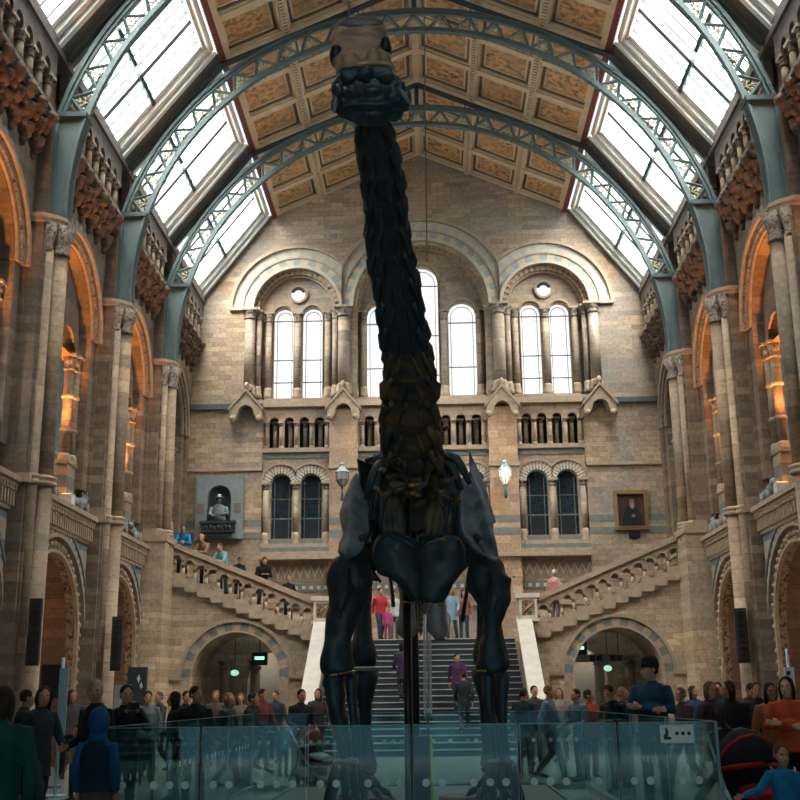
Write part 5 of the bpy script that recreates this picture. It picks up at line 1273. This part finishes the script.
    if not hood:
        m = MB(); ring = 16; vs = []; zt = .13
        if hat:
            prof = [(.098, .02), (.103, .025), (.104, .07), (.098, .076), (.097, .105), (.082, .14), (.05, .165), (.01, .172)]
            for r, z in prof:
                for k in range(ring): a = 2 * PI * k / ring; vs.append(H(r * .93 * cos(a), .012 + r * 1.12 * sin(a), z + .01))
            m.add(vs, [(i * ring + k, i * ring + (k + 1) % ring, (i + 1) * ring + (k + 1) % ring, (i + 1) * ring + k) for i in range(len(prof) - 1) for k in range(ring)] + [tuple((len(prof) - 1) * ring + k for k in range(ring))], 0, True)
            parts.append(('beanie', m.mesh('beanie', [M['black']]), 'hat'))
        if hair:
            m = MB(); low = {'short': -.045, 'long': -.2}[hair]
            m.ball(H(0, .022, .038), (.086 * hs, .098 * hs, (.098 if not hat else .08) * hs), 16, 10, M=HM)
            m.loft([H(0, .05, .03), H(0, .055, -.03), H(0, .06, low)], [.08 * hs, .077 * hs, .06 * hs], [.06 * hs, .055 * hs, .03 * hs], 12, HM @ V3(1, 0, 0))
            if hair == 'long':
                for s in (-1, 1): m.loft([H(s * .06, -.01, .05), H(s * .078, .01, -.03), H(s * .07, .02, -.18)], [.03, .026, .015], [.05, .045, .02], 8)
            parts.append(('hair', m.mesh('hair', [M['black']]), 'hair'))
    m = MB()
    for s in (-1, 1): m.ball(H(s * .031, -.083, .013), (.0115 * hs, .008 * hs, .008 * hs), 8, 6, M=HM)
    parts.append(('eye', m.mesh('eye', [M['black']]), 'eye'))
    return parts
CM_ = {}
def cloth(h, rough=.85):
    if h not in CM_: CM_[h] = plain('cloth ' + h.strip('#'), h, rough, var=.3, sc=9, bs=.2, spec=.2)
    return CM_[h]
def person(fig, label, x, y, z=0, rz=0, scale=1.0, group=None, **c):
    root = None
    for nm, me, key in fig:
        o = bpy.data.objects.new(nm, me); COL.objects.link(o)
        if root is None:
            root = o; o.location = (x, y, z); o.rotation_euler = (0, 0, rz); o.scale = scale if isinstance(scale, tuple) else (scale,) * 3; tag(o, label, 'person', group)
        else: o.parent = root
        d = dict(skin='#b07f65', legs='#23272e', top='#2a3036', shoe='#1b1a1a', hat='#20262c', hair='#2b221c', eye='#15110f', panel='#122c42'); d.update(c)
        o.material_slots[0].link = 'OBJECT'; o.material_slots[0].material = cloth(d[key])
    return root
def px(p, Y): return gx(p, Y)
F = {}
F['stand'] = figure('stand'); F['walk'] = figure('walk', .2); F['phone'] = figure('phone', hair='short'); F['lean'] = figure('lean'); F['push'] = figure('push', coat=.1)
F['carry'] = figure('carry', -.5, hair='long', coat=.18); F['bow'] = figure('bow', coat=.12); F['long'] = figure('stand', .4, hair='long'); F['crossed'] = figure('crossed', .0, hair='long')
F['walk2'] = figure('walk', -.5, hair='long', coat=.2); F['side'] = figure('carry', .8, coat=.05, fat=1.1)
F['kid'] = figure('stand', 0, child=True); F['toddler'] = figure('reach', .3, child=True); F['boy'] = figure('slim', 0, child=True, hood=True, quilt=True, fat=1.06, coat=-.07)
F['beanie'] = figure('crossed', -.75, hat=True, fat=1.12, coat=.1)
# --- the ones that stand out
person(F['boy'], 'child seen from behind in a bright blue quilted hooded jacket and brown trousers', px(100, 10.75), 10.75, 0, PI, (.76, .78, .82), top='#174a75', legs='#6b5140', skin='#a87860')
person(F['side'], 'grey haired man in a dark coat looking down beside the boy in the blue hood', px(97, 13.2), 13.2, 0, -.6, 1.02, hair='#8d8880', top='#1a2024')
person(F['phone'], 'man in a black jacket lifting a camera to his face behind the blue hood', px(126, 15.0), 15.0, 0, .5, 1.0, top='#14191d', legs='#1a1e24')
person(F['walk2'], 'figure in a long dark green coat cut off by the left edge of the picture', px(4, 8.6), 8.6, 0, PI + .3, .95, top='#0f3f34', legs='#12191a')
person(F['beanie'], 'man in a dark beanie and blue padded jacket with folded arms beyond the right glass', 3.26, 16.4, 0, -.5, 1.16, top='#1e4058', hat='#1d2226', legs='#1d242b', skin='#c09078')
person(F['crossed'], 'woman in an orange red jumper with folded arms at the right edge', px(788, 14.6), 14.6, 0, -.5, 1.0, top='#b34a2c', legs='#15181c', hair='#241a16', skin='#c69a80')
person(F['long'], 'woman with long dark hair and an orange top beside the orange red jumper', px(771, 16.6), 16.6, 0, -.3, .97, top='#9a5a38', hair='#2a1c16', legs='#20242a')
person(F['toddler'], 'small child in a blue top reaching out towards the red and black pushchair', px(776, 10.4), 10.4, 0, -.2 + PI * 0, .62, top='#1f6a92', legs='#1d2a33', hair='#5a4636')
person(F['push'], 'man in a dark suit jacket bending over the red and white pushchair', px(300, 22.5), 22.5, 0, .5, .99, top='#241f26', legs='#3b2a2e', hair='#241a14')
person(F['stand'], 'person in a dark coat standing with back turned just right of the right foreleg', px(523, 24.0), 24.0, 0, PI - .3, .98, top='#1b2228', legs='#1b2025')
# --- on the stairs, the landing and the side flights
def flz(x): return rail(x) - .98
def onstair(Y): return .18 * (math.floor((Y - 32.2) / .3) + 1)
for lab, f, p_, Y, rz, col in (
 ('person in a purple coat walking up the stairs left of the prop', 'walk2', 403, 34.4, PI + .2, dict(top='#3a2a44', legs='#20222c')),
 ('person in a plum jacket coming down the stairs right of the prop', 'walk', 458, 34.0, .1, dict(top='#4a2a48', legs='#1f2028')),
 ('person in a dark jacket and jeans low on the stairs right of the prop', 'walk', 464, 33.0, PI, dict(top='#20262c', legs='#36424e'))):
    person(F[f], lab, px(p_, Y), Y, onstair(Y), rz, .98, **col)
for lab, f, p_, Y, rz, col, sc_ in (
 ('person in a red top on the landing seen between the left foreleg and the breastbone', 'walk', 381, 38.6, .3, dict(top='#a83038', legs='#2a3a50'), 1.0),
 ('person in a pale blue jacket on the landing seen right of the breastbone', 'walk2', 454, 38.9, -.2, dict(top='#7f97a8', legs='#4a5560', hair='#8a6a4a'), 1.0),
 ('person in a white shirt on the landing beside the pale hip bone', 'stand', 395, 39.4, .1, dict(top='#b9b7b2', legs='#5a5f66'), .98),
 ('small child in pink at the top of the stairs', 'kid', 388, 38.0, 0, dict(top='#b04a72', legs='#8a3a5a'), .6),
 ('person in a rust coloured top on the landing near the right foreleg', 'long', 466, 39.4, 0, dict(top='#8a5a4a', legs='#3a4a5a'), .98)):
    person(F[f], lab, px(p_, Y), Y, 3.42, rz, sc_, **col)
for lab, f, p_, Y, rz, col, sc_ in (
 ('person in a bright blue jacket leaning on the top of the left stair rail', 'lean', 182, 36.75, .2, dict(top='#1f6f9c', hair='#151515', legs='#3a2a34'), 1.0),
 ('person in an orange hat bending over the left stair rail', 'lean', 205, 36.75, -.3, dict(hair='#c07830', top='#7a5a46', legs='#3a2f30'), 1.0),
 ('person with a pale turquoise scarf leaning forward on the left stair rail', 'lean', 224, 36.85, -.4, dict(top='#6f9aa0', hair='#3a2f28', legs='#3d4246'), .97),
 ('crouched person in a black coat low behind the left stair rail', 'bow', 239, 36.95, .3, dict(top='#1a1f22'), .82),
 ('person in a black coat resting elbows on the left stair rail, hand at face', 'bow', 263, 36.8, .4, dict(top='#15191b', hair='#3a2c24'), 1.0),
 ('child in black standing at the lower end of the left stair rail', 'kid', 289, 36.8, .2, dict(top='#15191c', hair='#4a3626'), .84),
 ('grey haired person in a pink jacket behind the right stair rail', 'side', 553, 37.3, 2.4, dict(top='#b98078', hair='#b8b4ac', legs='#6a5a58'), .97)):
    X = px(p_, Y); X = at(p_, 560, Y).x
    person(F[f], lab, X, Y, rail(X) - 1.0 + (.0), rz, sc_, **col)
# --- the crowd on the floor: (pixel column, distance, figure, turn, jacket, legs, hair, label)
crowd = [
 (25, 17.0, 'stand', 2.2, '#20292c', '#1b2023', '#2a211c', 'person in a grey black coat near the left arch, behind the green coat'),
 (42, 14.6, 'walk2', 1.0, '#26343a', '#2d3f44', '#2b2019', 'person in a slate coat walking between the green coat and the sign post'),
 (72, 24.5, 'long', .4, '#4a4648', '#23282c', '#3a2a20', 'person in a taupe top between the sign post and the boy, far back'),
 (80, 19.0, 'kid', -.4, '#70787c', '#2b3238', '#3a2d24', 'child in a pale grey top beside the sign post'),
 (148, 23.0, 'stand', .3, '#6a7276', '#30363a', '#2a211c', 'person in a light grey hooded top against the left stair wall'),
 (160, 26.0, 'walk', -.8, '#3a3d42', '#282c30', '#5a4634', 'person in a charcoal jacket beside the pale grey top'),
 (176, 18.5, 'carry', -1.1, '#171d20', '#30262a', '#1b1613', 'long haired person in a black coat facing right, left of the stair arch'),
 (186, 24.0, 'phone', .6, '#1d2428', '#22282c', '#241c17', 'person in a black jacket holding up a phone before the left stair arch'),
 (196, 17.4, 'side', .2, '#151c20', '#14181c', '#1f1915', 'broad person in a black coat with dark legs seen through the left glass'),
 (216, 28.0, 'stand', 0, '#54433c', '#2a2c30', '#6a4d34', 'person in a brown jumper under the left stair arch'),
 (228, 21.0, 'walk2', 1.3, '#2b3438', '#1e2326', '#8b5c3a', 'auburn haired person in a dark teal coat walking before the left stair arch'),
 (241, 27.0, 'long', -.2, '#7a6a62', '#343236', '#4a3526', 'person in a beige cardigan under the left stair arch'),
 (249, 21.8, 'push', 1.4, '#1c2529', '#20272b', '#2a1f19', 'person in a dark blue green coat stooping left of the pushchair'),
 (262, 26.0, 'walk', .9, '#5d2f34', '#2a2d33', '#2a1f19', 'person in a dark red jumper right of the left stair arch'),
 (276, 30.0, 'stand', -.3, '#2f353b', '#22262a', '#3a2b20', 'person in a navy jacket at the foot of the left stair wall'),
 (284, 24.5, 'kid', .4, '#4d5a60', '#2a3034', '#3a2c22', 'child in a blue grey top left of the man with the pushchair'),
 (318, 29.0, 'walk2', .2, '#3a2b2f', '#25262b', '#3a2a20', 'person in a maroon coat behind the pushchair'),
 (534, 28.0, 'stand', .3, '#3c3336', '#22252a', '#33261d', 'person in a brown grey coat at the right foot of the stairs'),
 (548, 22.5, 'walk', 1.2, '#5b6f7c', '#2b343c', '#7a5c3e', 'fair haired person in a pale blue denim jacket right of the stairs'),
 (560, 29.0, 'long', -.6, '#8a7a70', '#3a3a3e', '#5a4030', 'person in a cream top left of the right stair arch'),
 (579, 22.4, 'push', -1.0, '#4d6270', '#29323a', '#2c211a', 'person in a faded blue shirt stooping before the right stair arch'),
 (588, 23.0, 'side', .5, '#9a3b2a', '#2a2c31', '#2a1e18', 'person in a bright rust red jacket before the right stair arch'),
 (616, 19.5, 'bow', -.7, '#1a2226', '#1b2125', '#221a15', 'person in a black coat looking down, right of the rust red jacket'),
 (612, 27.0, 'phone', -.1, '#3e464c', '#2a2f33', '#3a2b20', 'person in a grey jacket holding up a phone in the right stair arch'),
 (622, 21.5, 'stand', .9, '#222a2f', '#1e2428', '#8a5a50', 'reddish haired person in a dark jacket left of the man in the beanie'),
 (634, 30.0, 'walk2', -.5, '#6f5a52', '#303136', '#3a2a20', 'person in a tan coat far back in the right stair arch'),
 (682, 20.0, 'walk', -1.1, '#3a2f30', '#23262a', '#5f4534', 'person in a dark brown jacket right of the man in the beanie'),
 (693, 25.0, 'long', .2, '#39425f', '#252a33', '#3b2a20', 'person in a dusty blue top by the right stair wall'),
 (709, 16.6, 'walk2', .9, '#3b2d33', '#1f2327', '#6f4e38', 'brown haired person in a plum grey coat above the white sign'),
 (719, 23.5, 'stand', -.4, '#2c3338', '#23282c', '#2a1f19', 'person in a dark grey coat under the right loudspeaker'),
 (730, 17.2, 'carry', -.9, '#1d2327', '#1c2024', '#3a2a20', 'long haired person in a black coat behind the red and black pushchair'),
 (744, 21.0, 'bow', .4, '#4a3330', '#26282c', '#2b201a', 'person in a red brown jacket looking down near the right arch'),
 (757, 19.2, 'stand', -.1, '#22292d', '#1d2125', '#4a362a', 'person in a dark jacket left of the long haired woman in orange'),
]
for p_, Y, f, rz, top, legs, hair, lab in crowd:
    person(F[f], lab, px(p_, Y), Y, 0, rz, random.uniform(.95, 1.03) * (.66 if f == 'kid' else 1), 'visitors crowding the floor', top=top, legs=legs, hair=hair)
# phone / camera held up
t = thing('camera', 'black camera held to the face of the man behind the boy', 'camera', (0, 0, 0))
hp = Matrix.Rotation(.5, 3, 'Z') @ V3(0, -.42, 1.49); t.location = (px(126, 15.0) + hp.x, 15.0 + hp.y, hp.z); t.rotation_euler = (0, 0, .5)
m = MB(); m.box(-.07, .07, -.03, .03, -.045, .045); m.build('body', M['black'], t)
m = MB(); m.loft([(0, -.03, 0), (0, -.1, 0)], [.034, .036], None, 12); m.build('lens', M['grille'], t)

# --- pushchairs
def pushchair(label, x, y, rz, c1, c2, c3, sc):
    t = thing('pushchair', label, 'pushchair', (x, y, 0), rz); t.scale = (sc,) * 3
    for wx, wy, r in ((-.24, .3, .13), (.24, .3, .13), (-.2, -.36, .09), (.2, -.36, .09)):
        m = MB(); m.loft([(wx - .03, wy, r), (wx + .03, wy, r)], r, None, 18, (0, 1, 0)); wo = m.build('wheel', M['black'], t)
        m = MB(); m.loft([(wx - .034, wy, r), (wx + .034, wy, r)], r * .55, None, 12, (0, 1, 0)); m.build('hub', M['pale_steel'], wo)
    m = MB()
    for s in (-1, 1):
        m.loft([(s * .22, .3, .14), (s * .24, .1, .55), (s * .24, .42, 1.0)], .016, None, 7); m.loft([(s * .2, -.36, .1), (s * .24, .1, .55)], .016, None, 7); m.loft([(s * .24, -.25, .38), (s * .22, .3, .3)], .012, None, 7)
    m.build('frame', M['pale_steel'], t)
    m = MB(); m.loft([(-.24, .42, 1.0), (-.1, .47, 1.04), (.1, .47, 1.04), (.24, .42, 1.0)], .02, None, 8); m.build('handle', M['black'], t)
    m = MB(); m.loft([(0, -.3, .42), (0, -.02, .42), (0, .12, .6), (0, .3, .95)], [.2, .22, .22, .2], [.04, .05, .05, .04], 10, (1, 0, 0)); m.build('seat', cloth(c1), t)
    m = MB(); n = 9
    for k in range(n):
        a0 = .2 + 1.5 * k / n; a1 = .2 + 1.5 * (k + 1) / n
        for i in range(8):
            b0, b1 = PI * i / 8, PI * (i + 1) / 8
            q = lambda a, b: (.27 * cos(b), .2 - .36 * cos(a) * sin(b) * 1.0, .7 + .36 * sin(a) * max(sin(b), .15))
            m.add([q(a0, b0), q(a1, b0), q(a1, b1), q(a0, b1)], [(0, 1, 2, 3)], 0, True)
    m.build('hood', cloth(c2), t)
    m = MB(); m.loft([(.275 * cos(PI * i / 8), .2 - .355 * cos(.2) * sin(PI * i / 8), .7 + .36 * sin(.2) * max(sin(PI * i / 8), .15)) for i in range(9)], .022, None, 7); m.loft([(.275 * cos(PI * i / 8), .2 - .355 * cos(1.0) * sin(PI * i / 8), .7 + .36 * sin(1.0) * max(sin(PI * i / 8), .15)) for i in range(9)], .018, None, 7); m.build('hood_trim', cloth(c3), t)
    m = MB(); m.box(-.2, .2, -.1, .28, .2, .34); m.build('basket', cloth(c3), t)
    m = MB(); m.loft([(0, -.3, .5), (0, -.1, .55), (0, .05, .56)], [.16, .19, .15], [.05, .07, .05], 10, (1, 0, 0)); m.build('blanket', cloth(c3), t)
pushchair('red pushchair with a white blanket in front of the bending man', px(316, 21.5), 21.5, .9, '#7a2226', '#8a2a2c', '#c4c0bc', 1.0)
pushchair('large black and red pushchair beside the small child in blue', 3.36, 11.75, .15, '#16191b', '#14181b', '#a31f24', 1.15)
# ================================================================== LIGHT
wld = bpy.data.worlds.new('daylight'); SC.world = wld; wld.use_nodes = True
bg = wld.node_tree.nodes['Background']; bg.inputs[0].default_value = (.24, .47, .58, 1); bg.inputs[1].default_value = 2.0
def lamp(name, kind, loc, energy, col, size=.3, **k):
    l = bpy.data.lights.new(name, kind); l.energy = energy; l.color = col
    if kind == 'POINT': l.shadow_soft_size = size
    if kind == 'AREA': l.size = size
    o = bpy.data.objects.new(name, l); COL.objects.link(o); o.location = loc
    return o
for s in (-1, 1):
    for i in range(3):
        c = mid[i]
        for q, e in ((-.75, 520), (.75, 760)):
            o = lamp('gallery_floodlight_beam', 'SPOT', (s * 9.0, c + q, 7.45), e, (1, .38, .10)); o.data.spot_size = .95; o.data.spot_blend = .8; o.data.shadow_soft_size = .12
            o.rotation_euler = Vector((-s * .12, -.1 * q, -1)).to_track_quat('Z', 'Y').to_euler()
        lamp('gallery_lamp', 'POINT', (s * 10.9, c + .3, 9.2), 130, (1, .42, .13), .2)
        lamp('aisle_lamp', 'POINT', (s * 10.8, c, 4.6), 45, (1, .62, .36), .3)
    lamp('stair_arch_lamp', 'POINT', (s * 5.6, 39.9, 2.9), 9, (1, .82, .62), .25)
lamp('lantern_lamp', 'POINT', (2.95, 39.9, 9.3), 25, (1, .85, .6), .2)
for sx in (-1, 1):
    sun = bpy.data.lights.new('overcast_sky_light', 'SUN'); sun.energy = 17; sun.angle = 1.25; sun.color = (1, .965, .91)
    o = bpy.data.objects.new('overcast_sky_light', sun); COL.objects.link(o); o.rotation_euler = (.5, sx * .42, 0); o.location = (sx * 20, 20, 40)
SC.view_settings.view_transform = 'Standard'; SC.view_settings.look = 'None'; SC.view_settings.gamma = 1.0
SC.view_settings.use_curve_mapping = False
SC.view_settings.exposure = 1.15
SC.cycles.use_denoising = True
SC.cycles.max_bounces = 6; SC.cycles.diffuse_bounces = 3; SC.cycles.glossy_bounces = 3; SC.cycles.transparent_max_bounces = 12; SC.cycles.sample_clamp_indirect = 6
